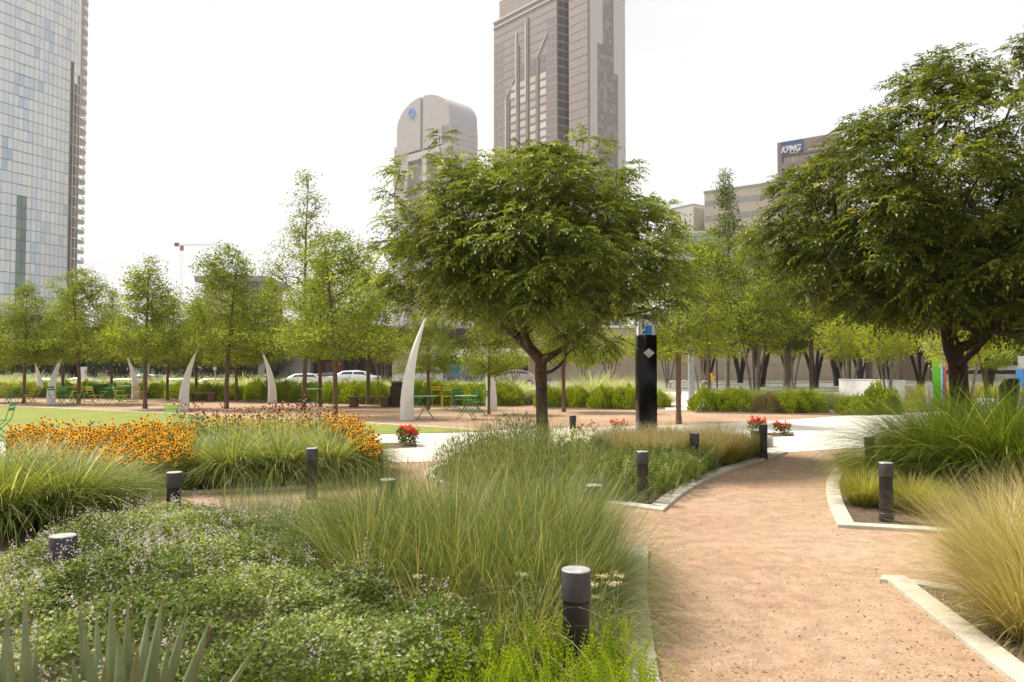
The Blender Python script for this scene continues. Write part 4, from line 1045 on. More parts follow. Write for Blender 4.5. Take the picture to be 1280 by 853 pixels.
LG = Proto(np_mesh('arching_grass_tussock', *clump(2600, .30, 1.25, .012, (.03, .65), (.7, 2.0), 8, striped), M_['gr_fount']))
for px, d, s, lab in ((0, 7.7, .95, 'arching grass clump with pale edges at the far left edge'), (84, 8.1, .9, 'dense arching grass clump in front of the orange flowers'), (140, 8.9, .62, 'upright grass clump ending at the side path, left of the bollard'), (-40, 8.3, 1.0, 'arching grass clump cut off by the left edge'), (45, 9.3, .85, 'arching grass clump behind the two front ones on the left')):
    LG.put((X(px, d), d, .012), random.uniform(0, 6), s, lab, 'arching grasses at the left', 'ornamental grass')
# right bed grasses
BG_ = [Proto(np_mesh('lush_grass_tussock', *clump(3600, .42, 2.05, .013, (.02, .62), (.75, 2.0), 10, lambda n: np.clip(RNG.beta(2, 2.6, n)*.85+(RNG.random(n) < .05)*.7, 0, 1)), M_['gr_big'])) for _ in range(2)]
for i, (px, d, s, lab) in enumerate(((1182, 10.4, .93, 'big lush green grass mound right of the tall right bollard'), (1262, 9.6, .95, 'big lush green grass mound at the right, behind the blond feather grass'), (1240, 12.2, .98, 'lush green grass mound further back below the big right tree'), (1345, 10.2, 1.0, 'lush green grass mound cut off by the right edge'))):
    BG_[i % 2].put((X(px, d), d, .012), random.uniform(0, 6), s, lab, 'lush green grass mounds in the right bed', 'ornamental grass')
SM = Proto(np_mesh('fine_grass_tussock', *clump(1500, .16, .62, .006, (.02, .6), (.5, 1.7), 6), M_['gr_olive']))
for px, d, s, lab in ((1078, 9.3, .95, 'fine light green grass tuft left of the tall right bollard'), (1092, 10.6, 1.0, 'fine grass tuft behind the tall right bollard'), (1135, 8.9, .9, 'fine grass tuft right of the tall right bollard'), (1160, 8.6, .85, 'fine grass tuft at the front of the right bed kerb'), (1066, 11.8, .9, 'fine grass tuft at the back left of the right bed'), (1110, 12.8, 1.0, 'fine grass tuft beside the greenish bollard'), (1120, 14.5, 1.0, 'fine grass tuft where the right bed meets the walkway')):
    SM.put((X(px, d), d, .012), random.uniform(0, 6), s, lab, 'fine grass tufts in the right bed', 'ornamental grass')
# blond feather grass, near right
def blond(n): return np.clip(RNG.random(n)**.9, 0, 1)
bl_v = [clump(2600, .13, .92, .0034, (.0, .75), (.2, 1.25), 9, blond, wind=-.12), clump(900, .13, .6, .004, (.1, .9), (.5, 1.6), 7, lambda n: RNG.random(n)*.4), clump(520, .16, .8, .0036, (.2, 1.25), (-.3, 1.7), 9, blond, wind=-.1)]
BL = Proto(np_mesh('feather_grass_tussock', *join(bl_v), M_['gr_blond']))
for px, d, s, lab in ((1278, 4.72, .78, 'short blond feather grass tuft low in the near right bed, nearest the camera'), (1243, 5.75, 1.05, 'blond feather grass tuft leaning over the path beside the sharp kerb corner'), (1305, 5.05, 1.15, 'blond feather grass tuft at the right edge, in front'), (1300, 6.5, 1.05, 'blond feather grass tuft behind the two front ones at right')):
    BL.put((X(px, d), d, .012), random.uniform(0, .4), s, lab, 'blond feather grasses at the near right', 'ornamental grass')
# dead thatch on the near right soil
o = np_mesh('dry_thatch', *field(5200, inpolys(r2b+r2a[1:]), .11, .0032, (1.1, 1.6), (-.2, .3), 2), M_['gr_dry']); tag(o, 'dry fallen grass litter on the soil under the blond feather grass', 'grass', kind='stuff')

# ---- near bed
nbp = inpolys(near_bed)
def pxpoly(pts): return [tuple(G(a, b)[:2]) for a, b in pts]
# tall wispy grass mass: right half of the near bed
tall_poly = [(-1.1, 7.0), (-1.25, 6.0), (-.85, 5.0), (-.35, 4.5), (.05, 4.25), (.45, 4.2), (.50, 5.0), (.57, 6.0), (.73, 6.75)]
fp = inpolys(tall_poly)
tv = []
cs = fp(44)
for c in cs:
    kk_ = RNG.uniform(-.18, .22); v = clump(430, .16, RNG.uniform(.78, 1.22)*(.5+.5*min(1, max(0, (c[1]-3.9)/1.9))), .0052, (.0, .60), (.10, 1.5), 8, lambda n: np.clip(RNG.beta(1.6, 2.0, n)+kk_, 0, 1)); v[0][:, 0] += c[0]; v[0][:, 1] += c[1]; tv.append(v)
for c in fp(34):
    v = clump(90, .20, RNG.uniform(.5, 1.1), .0045, (.2, 1.15), (-.3, 1.6), 8, lambda n: .6+.4*RNG.random(n)); v[0][:, 0] += c[0]; v[0][:, 1] += c[1]; tv.append(v)
for _ in range(16):
    v = clump(170, .16, RNG.uniform(.4, .62), .005, (.1, 1.0), (.4, 2.2), 7, lambda n: np.clip(.9+.12*RNG.normal(size=n), .5, 1)); v[0][:, 0] += RNG.uniform(-.5, .5); v[0][:, 1] += RNG.uniform(4.25, 4.9); tv.append(v)
for c in fp(60):
    v = clump(120, .22, RNG.uniform(.8, 1.15), .0045, (.1, .9), (1.2, 2.6), 9, lambda n: .45+.55*RNG.random(n)); v[0][:, 0] += c[0]; v[0][:, 1] += c[1]; tv.append(v)
tv.append(field(6500, fp, lambda b: .5+.28*np.clip((b[:, 1]-4)/2, 0, 1), .005, (0, .6), (.2, 1.6), 7))
o = np_mesh('tall_grass', *join(tv), M_['gr_tall']); tag(o, 'tall wispy grey green meadow grass filling the near bed beside the path', 'grass', kind='stuff')
# thin grasses in front of the side path
fr = inpolys([(-3.0, 8.1), (-2.2, 6.6), (-1.1, 6.3), (-.9, 7.2), (-1.6, 8.1)])
o = np_mesh('thin_grass', *field(3800, fr, .62, .0045, (0, .5), (.1, 1.3), 6), M_['gr_sage']); tag(o, 'thin loose grass stems along the side path, left of the tall grass', 'grass', kind='stuff')
# catmint
cat_poly = [(-3.55, 8.45), (-2.4, 7.9), (-1.35, 7.0), (-1.2, 5.8), (-.75, 4.8), (-.15, 4.1), (-.1, 3.6), (-.9, 3.0), (-2.0, 2.5), (-3.5, 2.2), (-4.6, 3.4), (-4.6, 5.0), (-4.4, 6.2), (-4.1, 7.2)]
fc = inpolys(cat_poly); n = 185000
b = fc(n); b = b[nbp.inside(b) | (b[:, 1] < 4)]; n = len(b)
def hgt(x, y): return .40-.16*np.clip((y-6.2)/1.6, 0, 1)-.20*np.clip((-x-2.9)/.8, 0, 1)*np.clip((y-4.6)/1.0, 0, 1)+.07*np.sin(x*2.1+y*1.3)+.055*np.sin(x*5.3-y*3.9)+.05*np.sin(x*9+y*7.5)*np.sin(y*8-x*3)+.03*np.sin(x*23-y*19)
dep = RNG.gamma(1.2, .045, n); zz = np.maximum(.02, hgt(b[:, 0], b[:, 1])-dep)
pos = np.stack([b[:, 0], b[:, 1], zz], 1)+RNG.normal(size=(n, 3))*.012
d = unit(n); d[:, 2] = np.abs(d[:, 2])*.5+.15; nn = np.array([0, 0, 1.0])+RNG.normal(size=(n, 3))*.45
o = np_mesh('catmint', *leafquads(pos, d, nn, .025*(.6+.8*RNG.random(n)), .0175*(.7+.5*RNG.random(n)), np.clip(RNG.beta(2, 2, n)+.18*np.sin(b[:, 0]*4+b[:, 1]*3), 0, 1)), M_['catmint'])
tag(o, 'low green catmint ground cover with lilac flowers in the near left bed', 'ground cover', kind='stuff')
def flowers(b, z, mat, name, per, rad, size, lab, cat, hz=1.0, stem=True):
    n = len(b); c = np.concatenate([b, z[:, None]], 1); m = n*per
    pos = np.repeat(c, per, 0)+RNG.normal(size=(m, 3))*rad*np.array([1, 1, hz]); d = unit(m)
    o = np_mesh(name, *leafquads(pos, d, unit(m), size*(.6+.8*RNG.random(m)), size*.8*np.ones(m), RNG.random(m)), M_[mat]); tag(o, lab, cat, kind='stuff'); return o
b = fc(2300); b = b[(np.sin(b[:, 0]*2.2+1)+np.sin(b[:, 1]*2.9)+RNG.normal(size=len(b))*.8) > .1]
flowers(b, hgt(b[:, 0], b[:, 1])+RNG.uniform(.0, .10, len(b)), 'lilac', 'lilac_flowers', 14, .011, .011, 'small lilac flower spikes over the catmint', 'flowers', 2.6)
# bright feathery foliage at the bottom
ff = inpolys([(-1.9, 3.2), (-1.0, 3.55), (-.35, 3.95), (.3, 4.05), (.62, 4.25), (.62, 2.8), (-1.6, 2.6)])
b = ff(1500); n = len(b); pos = np.concatenate([b, np.full((n, 1), .02)+.16*RNG.random((n, 1))], 1)
d = RNG.normal(size=(n, 3))*.28; d[:, 2] = 1
def plume(pos, d, L, np_=11, ll=.032, lw=.007):
    n = len(pos); d = d/np.linalg.norm(d, axis=1, keepdims=True); a = RNG.uniform(0, 6.283, n); h = np.stack([np.cos(a), np.sin(a), np.zeros(n)], 1); side = np.cross(d, h); parts = []; r = RNG.beta(2, 2, n)
    def al(u): return pos+d*(L*u)[:, None]+h*((L*u*u*.35)[:, None])
    for k in range(np_):
        u = .18+.8*k/np_; bb = al(np.full(n, u))
        for sg in (-1, 1): parts.append(leafquads(bb, d*.9+side*sg, h, np.full(n, ll*(1.1-.6*u)), np.full(n, lw), np.clip(r+.25*(u-.5), 0, 1)))
    parts.append(leafquads(pos, d+h*.2, side, L*1.02, np.full(n, .004), r)); return join(parts)
o = np_mesh('yarrow_foliage', *plume(pos, d, .16+.15*RNG.random(n)), M_['fern']); tag(o, 'bright green feathery foliage along the bottom of the near bed', 'ground cover', kind='stuff')
yb = np.array([(.42, 4.15), (.50, 4.3), (.56, 4.4), (.52, 4.15), (.58, 4.6), (.35, 4.0), (.60, 4.85), (.48, 4.45), (-.35, 4.35), (-.5, 4.3), (.05, 4.5), (.40, 4.3)])
for i, (x, y) in enumerate(yb):
    h = .30+.18*random.random(); t = empty('yarrow_flower', (x, y, .012), random.random()*6, 'pale flat yarrow flower head on a thin stalk near the closest bollard', 'flower', 'yarrow flowers at the near bed edge')
    m = MB(); m.tube([(0, 0, 0), (.02, 0, h*.5), (.01, .02, h)], .0022, 5); m.build('stalk', M_['stem'] if False else M_['agave'], t)
    nn_ = 40; pp = np.stack([.01+RNG.normal(size=nn_)*.016, .02+RNG.normal(size=nn_)*.016, h+RNG.normal(size=nn_)*.004], 1); dd = unit(nn_); dd[:, 2] = .5+np.abs(dd[:, 2])
    np_mesh('flower_head', *leafquads(pp, dd, unit(nn_), np.full(nn_, .010), np.full(nn_, .009), RNG.random(nn_)), M_['yarrow'], parent=t)
# agaves
def agave(leaves):
    t = empty('agave', (0, 0, 0))
    for (ax, ay, L, wd, kp, base) in leaves:
        n = 10; d0 = Vector((ax, ay, 1)).normalized(); h = Vector((ax, ay, 0)); h = h.normalized() if h.length > .01 else Vector((1, 0, 0))
        sd_ = d0.cross(Vector((0, 1, 0))).normalized() if abs(ay) < .3 else Vector((-h.y, h.x, 0))
        sd_ = (sd_*.9+Vector((-h.y, h.x, 0))*.4).normalized(); fr_ = sd_.cross(d0).normalized()
        bm = bmesh.new(); rings = []; p = Vector(base)
        for i in range(n+1):
            u = i/n; q = p+d0*L*u+h*kp*u*u*L; wv = wd*(.55+.45*math.sin(math.pi*min(1, u*1.6+.1)) if u < .45 else 1*(1-((u-.45)/.55)**1.7))*.5+.001
            th_ = .010*(1-u)+.0012
            rings.append([bm.verts.new(q-sd_*wv+fr_*wv*.35), bm.verts.new(q-fr_*th_*.2), bm.verts.new(q+sd_*wv+fr_*wv*.35), bm.verts.new(q-fr_*th_-fr_*wv*.1)])
        for a, c in zip(rings, rings[1:]):
            for k_ in range(4): 
                f = bm.faces.new((a[k_], a[(k_+1) % 4], c[(k_+1) % 4], c[k_])); f.smooth = False
        bm.faces.new(rings[-1])
        m = MB(); m.merge(bm)
        m.mi = 1
        for sg in (-1, 1): m.tube([Vector(p)+d0*L*u+h*kp*u*u*L+sd_*sg*((wd*(.55+.45*math.sin(math.pi*min(1, u*1.6+.1)) if u < .45 else 1*(1-((u-.45)/.55)**1.7))*.5)+.001)+fr_*(wd*.17) for u in [i/8 for i in range(9)]], .0011, 3)
        m.build('leaf', [M_['agave'], M_['agedge']], t, smooth=False)
    return t
def tipleaf(px, py, D, base, wd=.045, kp=.0):
    q = P(px, py, D); v = q-Vector(base); return (v.x/v.z, v.y/v.z, v.length, wd, kp, base)
def ag(px, D, tips, lab):
    c = Vector((X(px, D), D, .06)); ls = []
    for (a, b_, dd, wd) in tips:
        off = Vector(((X(a, dd)-c.x)*.25, random.uniform(-.03, .03), 0)); l = tipleaf(a, b_, dd, tuple(c+off), wd*1.3); ls.append((l[0], l[1], l[2], l[3], l[4], tuple(off)))
    o = agave(ls); o.location = c; tag(o, lab, 'agave', 'agaves at the bottom left')
ag(150, 2.75, [(99, 757, 2.8, .040), (138, 748, 2.7, .055), (160, 752, 2.65, .060), (203, 748, 2.75, .055), (120, 770, 2.95, .04), (148, 790, 2.6, .06), (232, 765, 2.8, .035), (262, 776, 2.72, .052), (235, 772, 2.9, .03), (186, 765, 2.98, .045), (212, 800, 2.6, .055), (108, 800, 2.6, .05),
    (172, 808, 2.55, .055), (245, 815, 2.6, .05), (255, 820, 2.9, .04), (312, 818, 2.8, .035), (90, 825, 2.75, .045), (280, 845, 2.65, .045), (130, 830, 2.5, .055), (200, 838, 2.5, .05)], 'spiky agave with many upright pointed leaves at the bottom left')
ag(30, 2.7, [(8, 765, 2.75, .05), (31, 738, 2.7, .058), (46, 800, 2.8, .04), (10, 815, 2.6, .05), (-20, 780, 2.7, .05), (52, 830, 2.65, .04), (25, 830, 2.55, .05)], 'smaller agave with two tall pointed leaves at the very left bottom corner')

# ---- flowers of the left bed
def daisies(n, polyf, z, mat, name, lab, petals=9, pr=.024, lean=.5, stemL=True, conez=.012, coner=.009, droop=0):
    b = polyf(n); n = len(b); zz = z(b)+RNG.normal(size=n)*.075-RNG.gamma(1,.03,n); c = np.concatenate([b, zz[:, None]], 1); up = np.array([0, -.35, 1.0])+RNG.normal(size=(n, 3))*lean; up /= np.linalg.norm(up, axis=1, keepdims=True)
    u = np.cross(up, unit(n)); u /= np.linalg.norm(u, axis=1, keepdims=True); v = np.cross(up, u); parts = []; rr = RNG.random(n)
    for k in range(petals):
        a = 2*math.pi*k/petals; d = u*math.cos(a)+v*math.sin(a)-up*droop; parts.append(leafquads(c, d, up, np.full(n, pr)*(.85+.3*RNG.random(n)), np.full(n, pr*.62), np.clip(rr+RNG.normal(size=n)*.1, 0, 1)))
    V, Q, r_ = join(parts); mi = np.zeros(len(Q), int)
    # cones: small pyramids
    cv = []; cq = []
    K = 5
    for k in range(K): a = 2*math.pi*k/K; cv.append(c+(u*math.cos(a)+v*math.sin(a))*coner)
    cv.append(c+up*conez); cv = np.stack(cv, 1).reshape(-1, 3)
    base = (np.arange(n)*(K+1))[:, None]; 
    for k in range(K): cq.append(np.stack([base[:, 0]+k, base[:, 0]+(k+1) % K, base[:, 0]+K, base[:, 0]+K], 1))
    # use quads with repeated tip avoided: build as thin quads
    cq = np.concatenate([np.stack([base[:, 0], base[:, 0]+1, base[:, 0]+2, base[:, 0]+K], 1), np.stack([base[:, 0]+2, base[:, 0]+3, base[:, 0]+4, base[:, 0]+K], 1), np.stack([base[:, 0]+4, base[:, 0], base[:, 0]+2, base[:, 0]+K], 1)])
    # stems and leaves
    st = np.zeros((n, 3)); st[:, :2] = b+RNG.normal(size=(n, 2))*.03; st[:, 2] = .02; dv = c-st; Ls = np.linalg.norm(dv, axis=1)
    s1 = leafquads(st, dv, np.tile([0, 1.0, 0], (n, 1)), Ls, np.full(n, .007), RNG.random(n))
    nl = n*5; t_ = RNG.uniform(.1, .92, nl)[:, None]; pos = np.repeat(st, 5, 0)+np.repeat(dv, 5, 0)*t_; dd = unit(nl); dd[:, 2] = np.abs(dd[:, 2])*.6
    s2 = leafquads(pos, dd, unit(nl), RNG.uniform(.05, .10, nl), np.full(nl, .025), RNG.random(nl))
    Vs, Qs, Rs = join([(V, Q, r_), (cv, cq, np.zeros(len(cq))), s1, s2])
    mi = np.concatenate([np.zeros(len(Q), int), np.ones(len(cq), int), np.full(len(s1[1])+len(s2[1]), 2)])
    o = np_mesh(name, Vs, Qs, Rs, mats=[M_[mat], M_['cone'], M_['stem']], midx=mi); tag(o, lab, 'flowers', kind='stuff')
def pp_(*a): return inpolys([(X(px, d), d) for px, d in a])
daisies(3300, pp_((18, 9.2), (60, 8.7), (170, 9.3), (243, 10.3), (240, 12.0), (250, 13.6), (120, 13.4), (10, 12.6)), lambda b: .60-.05*(12-b[:, 1]).clip(0, 3)+.04*np.sin(b[:, 0]*4), 'susan', 'orange_coneflowers', 'dense mass of golden orange daisies with dark centres, left of the fountain grass', pr=.034, coner=.0145, conez=.022, droop=.25)
daisies(520, pp_((398, 13.4), (445, 13.4), (478, 11.5), (474, 10.8), (452, 11.0), (425, 12.4)), lambda b: .66+.12*(b[:, 1]-12.4).clip(-1.5, 1), 'susan', 'orange_coneflowers', 'small patch of golden orange daisies right of the fountain grass clumps', pr=.034, coner=.0145, conez=.022, droop=.25)
daisies(110, pp_((248, 13.2), (400, 13.2), (400, 13.6), (248, 13.6)), lambda b: .72+0*b[:, 0], 'susan', 'orange_coneflowers', 'thin strip of orange daisies behind the fountain grass clumps', pr=.032)
daisies(320, pp_((215, 13.0), (425, 13.0), (420, 13.65), (225, 13.65)), lambda b: .90+.07*np.sin(b[:, 0]*3), 'pink', 'pink_coneflowers', 'pink and white drooping coneflowers on tall stems behind the fountain grass', pr=.03, droop=.8, coner=.016, conez=.022)
o = np_mesh('seed_stems', *field(900, pp_((300, 12.6), (430, 12.6), (420, 13.6), (300, 13.6)), .95, .007, (0, .3), (0, .6), 4), M_['gr_dry']); tag(o, 'pale dry seed stems among the pink coneflowers', 'grass', kind='stuff')
# red flowers in cut-outs of the walkway
def redpatch(px0, px1, y, n, lab, soil, h=.28):
    a = G(px0, y); b_ = G(px1, y); d0 = a.y
    if soil: sheet('planting_soil', gg(*soil), .012, M_['soil'])
    f = inpolys([(a.x, d0), (b_.x, d0), (b_.x, d0+.55), (a.x, d0+.55)]); b = f(n); 
    t = empty('red_flower_patch', ((a.x+b_.x)/2, d0+.3, .012), 0, lab, 'flowers'); off = np.array([(a.x+b_.x)/2, d0+.3, .012])
    m = n*16; q = f(m); pos = np.concatenate([q, (RNG.random((m, 1))**.6*h)], 1)-off*np.array([1, 1, 0]); dd = unit(m); dd[:, 2] = np.abs(dd[:, 2])
    np_mesh('foliage', *leafquads(pos, dd, unit(m), np.full(m, .07), np.full(m, .035), RNG.random(m)*.7), M_['stem'], parent=t)
    m = n*12; c = np.repeat(np.concatenate([b, h*(.85+.4*RNG.random((n, 1)))], 1), 12, 0)-off*np.array([1, 1, 0]); pos = c+RNG.normal(size=(m, 3))*.022
    np_mesh('blossoms', *leafquads(pos, unit(m), unit(m), np.full(m, .04), np.full(m, .034), RNG.random(m)), M_['redfl'], parent=t)
redpatch(496, 520, 559, 32, 'red flowers in dark soil cut into the pale walkway left of centre', ((470, 562), (521, 560), (520, 553), (476, 555)), .30)
redpatch(942, 960, 545, 22, 'left patch of red flowers in the walkway right of the blond grass', ((938, 547), (992, 546), (992, 541), (938, 542)), .32)
redpatch(974, 990, 545.5, 20, 'right patch of red flowers in the walkway right of the blond grass', None, .24)
redpatch(722, 745, 560, 7, 'small red flowers behind the grey green shrubs', None, .38)
redpatch(766, 786, 556, 8, 'small red flowers left of the black totem foot', None, .42)
# ---- middle bed
mb_ = inpolys(mid_bed)
# grey green shrubs left half
for i, (px, d, rx, h, lab) in enumerate(((598, 11.0, .70, .86, 'grey green wispy shrub at the left tip of the middle bed'), (640, 10.2, .72, .92, 'grey green wispy shrub in front of the central trunk, left one'), (680, 11.0, .68, .98, 'grey green wispy shrub right at the foot of the central trunk'), (712, 10.1, .6, .82, 'grey green wispy shrub right of the central trunk, nearest one'), (645, 12.4, .78, 1.08, 'grey green wispy shrub behind the others, left of the central trunk'), (730, 12.0, .5, .72, 'small grey green shrub beside the white daisies'))):
    n = 3400; v = unit(n); v[:, 2] = np.abs(v[:, 2]); r = RNG.random(n)**.4; pos = v*r[:, None]*np.array([rx, rx, h*.8]); pos[:, 2] += .02; dd = v*.5+np.array([0, 0, .8])+RNG.normal(size=(n, 3))*.3
    a_ = leafquads(pos, dd, unit(n), .045+.03*RNG.random(n), np.full(n, .014), RNG.random(n)); b_ = clump(520, rx*.7, h*1.12, .006, (0, .5), (0, .7), 5)
    o = np_mesh('wispy_shrub', *join([a_, b_]), M_['gr_sage']); o.location = (X(px, d), d, .012); tag(o, lab, 'shrub')
fgp = inpolys([(X(700, 9.6), 9.55), (X(775, 9.4), 9.4), (X(818, 9.3), 9.3), (X(868, 10.6), 10.6), (X(900, 12.1), 12.1), (X(860, 12.3), 12.3), (X(760, 11.6), 11.6), (X(700, 10.6), 10.6)])
b = fgp(2600); n = len(b); pos = np.concatenate([b, .02+.26*RNG.random((n, 1))], 1); d = RNG.normal(size=(n, 3))*.4; d[:, 2] = 1
o = np_mesh('feathery_groundcover', *plume(pos, d, .18+.14*RNG.random(n), 6, .05, .014), M_['catmint']); tag(o, 'green feathery ground cover at the front of the middle bed', 'ground cover', kind='stuff')
o = np_mesh('mixed_grass', *field(5000, inpolys([(X(560, 10.6), 10.6), (X(700, 9.9), 9.9), (X(770, 9.5), 9.5), (X(850, 10.4), 10.4), (X(840, 12), 12), (X(590, 13), 13)]), .62, .006, (0, .5), (.1, 1.4), 6), M_['gr_tall']); tag(o, 'loose mixed grass between the grey green shrubs', 'grass', kind='stuff')
b = inpolys([(X(690, 10), 9.9), (X(745, 10), 9.9), (X(740, 10.9), 10.9), (X(690, 10.9), 10.9)])(70); flowers(b, np.full(len(b), .72)+RNG.normal(size=len(b))*.04, 'whitefl', 'white_daisies', 7, .012, .022, 'cluster of small white daisies in front of the small grey green shrub', 'flowers')
b = inpolys([(X(770, 9.6), 9.6), (X(880, 10.6), 10.6), (X(870, 11.6), 11.6), (X(790, 10.6), 10.6)])(22); flowers(b, np.full(len(b), .36), 'yarrow', 'pale_yarrow', 10, .015, .018, 'few pale yarrow heads in the middle bed', 'flowers')
DG = [Proto(np_mesh('blond_grass_tussock', *join([clump(1500, .16, .80, .008, (0, .55), (.2, 1.1), 6, lambda n: np.clip(.25+.8*RNG.random(n), 0, 1)), clump(700, .16, .5, .008, (.1, .9), (.6, 1.5), 5, lambda n: RNG.random(n)*.35)]), M_['gr_dry'])) for _ in range(2)]
dg = [(722, 13.2), (748, 13.7), (770, 12.6), (775, 14.0), (798, 13.1), (806, 14.1), (828, 12.8), (832, 14.2), (856, 13.4), (872, 14.3), (884, 13.0), (892, 14.0), (908, 13.6), (842, 13.8), (815, 12.1), (790, 12.0)]
for i, (px, d) in enumerate(dg): DG[i % 2].put((X(px, d), d, .012), random.uniform(0, 6), random.uniform(.82, 1.02), 'blond dry plumed grass tuft massed in the middle bed below the totem', 'blond grasses of the middle bed', 'ornamental grass')
for px, d, s, lab in ((922, 14.0, .95, 'rounded green and blond grass tuft near the tip of the middle bed'), (938, 14.4, .85, 'last rounded grass tuft at the right tip of the middle bed, beside the utility box'), (905, 13.2, .85, 'green based grass tuft right of the slim middle bollard')):
    SM.put((X(px, d), d, .012), random.uniform(0, 6), s*1.15, lab, 'fine grass tufts at the tip of the middle bed', 'ornamental grass')
# ================================================================== CARS
def make_car(kind, paint):
    pr = {'sedan': dict(L=4.6, W=1.8, top=[(-2.28, .55), (-2.25, .88), (-1.75, .98), (-1.15, 1.02), (-.45, 1.40), (.5, 1.45), (1.15, 1.36), (1.75, 1.05), (2.2, 1.02), (2.3, .85), (2.28, .5)]),
          'suv': dict(L=4.6, W=1.85, top=[(-2.28, .55), (-2.27, .95), (-1.9, 1.05), (-1.25, 1.12), (-.55, 1.62), (.4, 1.70), (1.6, 1.66), (2.05, 1.2), (2.25, 1.1), (2.28, .8), (2.26, .5)]),
          'hatch': dict(L=4.2, W=1.75, top=[(-2.1, .5), (-2.05, .82), (-1.6, .95), (-1.1, 1.0), (-.3, 1.38), (.6, 1.42), (1.5, 1.22), (1.95, .98), (2.05, .8), (2.04, .5)])}[kind]
    t = empty('parked_car', (0, 0, 0)); W = pr['W']/2; top = pr['top']
    belt = .98 if kind != 'suv' else 1.1
    # body: side loft with tumblehome
    def lvl(z): return W*(.93+.07*math.sin(math.pi*min(1, max(0, (z-.2)/.9)))) if z <= belt else W*(.94-.36*(z-belt)/(.6))
    m = MB(); bm = bmesh.new(); xs_ = [p[0] for p in top]; ring = []
    for x, z in top:
        zs = [.24, .45, .7, min(z, belt)]
        if z > belt+.03: zs += [belt+(z-belt)*.85, z]
        else: zs += [z-.01, z]
        tp = .86+.14*math.cos(min(1, abs(x)/2.35)**4*1.2)
        w_ = [lvl(q)*tp for q in zs]; w_[-1] = w_[-1]*.9
        col = [bm.verts.new((x, -w_[i], zs[i])) for i in range(6)]+[bm.verts.new((x, w_[i], zs[i])) for i in range(5, -1, -1)]
        ring.append(col)
    for a, c in zip(ring, ring[1:]):
        for k in range(11): bm.faces.new((a[k], a[k+1], c[k+1], c[k]))
        bm.faces.new((a[11], a[0], c[0], c[11]))
    bm.faces.new(ring[0]); bm.faces.new(ring[-1][::-1])
    bmesh.ops.subdivide_edges(bm, edges=bm.edges[:], cuts=1, use_grid_fill=True, smooth=.0)
    m.merge(bm); m.build('body', paint, t, autosm=True)
    # windows
    up = [p for p in top if p[1] > belt+.1]
    x0, x1 = up[0][0], up[-1][0]; ztop = up[0][1]
    for s in (-1, 1):
        m = MB(); zt = max(p[1] for p in up)-.10
        for (a, b_, c, d) in ((x0-.28, x0+.05, (x0+x1)/2-.05, (x0+x1)/2-.05), ((x0+x1)/2+.03, (x0+x1)/2+.03, x1-.05, x1+.32)):
            y0 = s*(lvl(belt+.04)+.012); y1 = s*(lvl(zt)+.014)
            m.quad((a, y0, belt+.03), (d, y0, belt+.03), (c, y1, zt), (b_, y1, zt))
        m.build('side_window', M_['glassdk'], t)
    i0 = next(i for i, p in enumerate(top) if p[1] > belt+.1)
    for name, pa, pb2 in (('windscreen', top[i0-1], top[i0]), ('rear_window', top[i0+len(up)-1], top[i0+len(up)])):
        m = MB(); a, b_ = Vector((pa[0], 0, pa[1])), Vector((pb2[0], 0, pb2[1])); nrm = Vector((-(b_.z-a.z), 0, b_.x-a.x)).normalized()*.014
        if nrm.z < 0: nrm = -nrm
        p0 = a.lerp(b_, .1)+nrm; p1 = a.lerp(b_, .9)+nrm; m.quad((p0.x, -W*.72, p0.z), (p0.x, W*.72, p0.z), (p1.x, W*.66, p1.z), (p1.x, -W*.66, p1.z)); m.build(name, M_['glassdk'], t)
    for x in (-1.4, 1.38):
        for s in (-1, 1):
            Mw = Matrix.Translation((x, s*(W-.08), .33))@Matrix.Rotation(R(90)*-s, 4, 'X')
            m = MB(); m.lathe([(.2, -.1), (.31, -.1), (.33, -.06), (.33, .07), (.31, .10), (.22, .10)], 22, M=Mw); wh = m.build('wheel', M_['rubber'], t, autosm=True)
            m = MB(); m.lathe([(.05, .108), (.20, .104), (.21, .09), (.04, .12)], 14, M=Mw); m.build('rim', M_['rim'], wh)
            ALLC.setdefault(wh, [])
    for s in (-1, 1):
        m = MB(); m.box(2.12, 2.315, s*W*.78-.2, s*W*.78+.12, .78, .95, bev=.02); m.build('taillight', M_['red'], t)
        m = MB(); m.box(-2.31, -2.1, s*W*.72-.17, s*W*.72+.12, .66, .8, bev=.02); m.build('headlight', M_['cap'], t)
    return t
paint = lambda n, c: principled(n, c, .25, metal=.2, spec=.5, coat=.6)
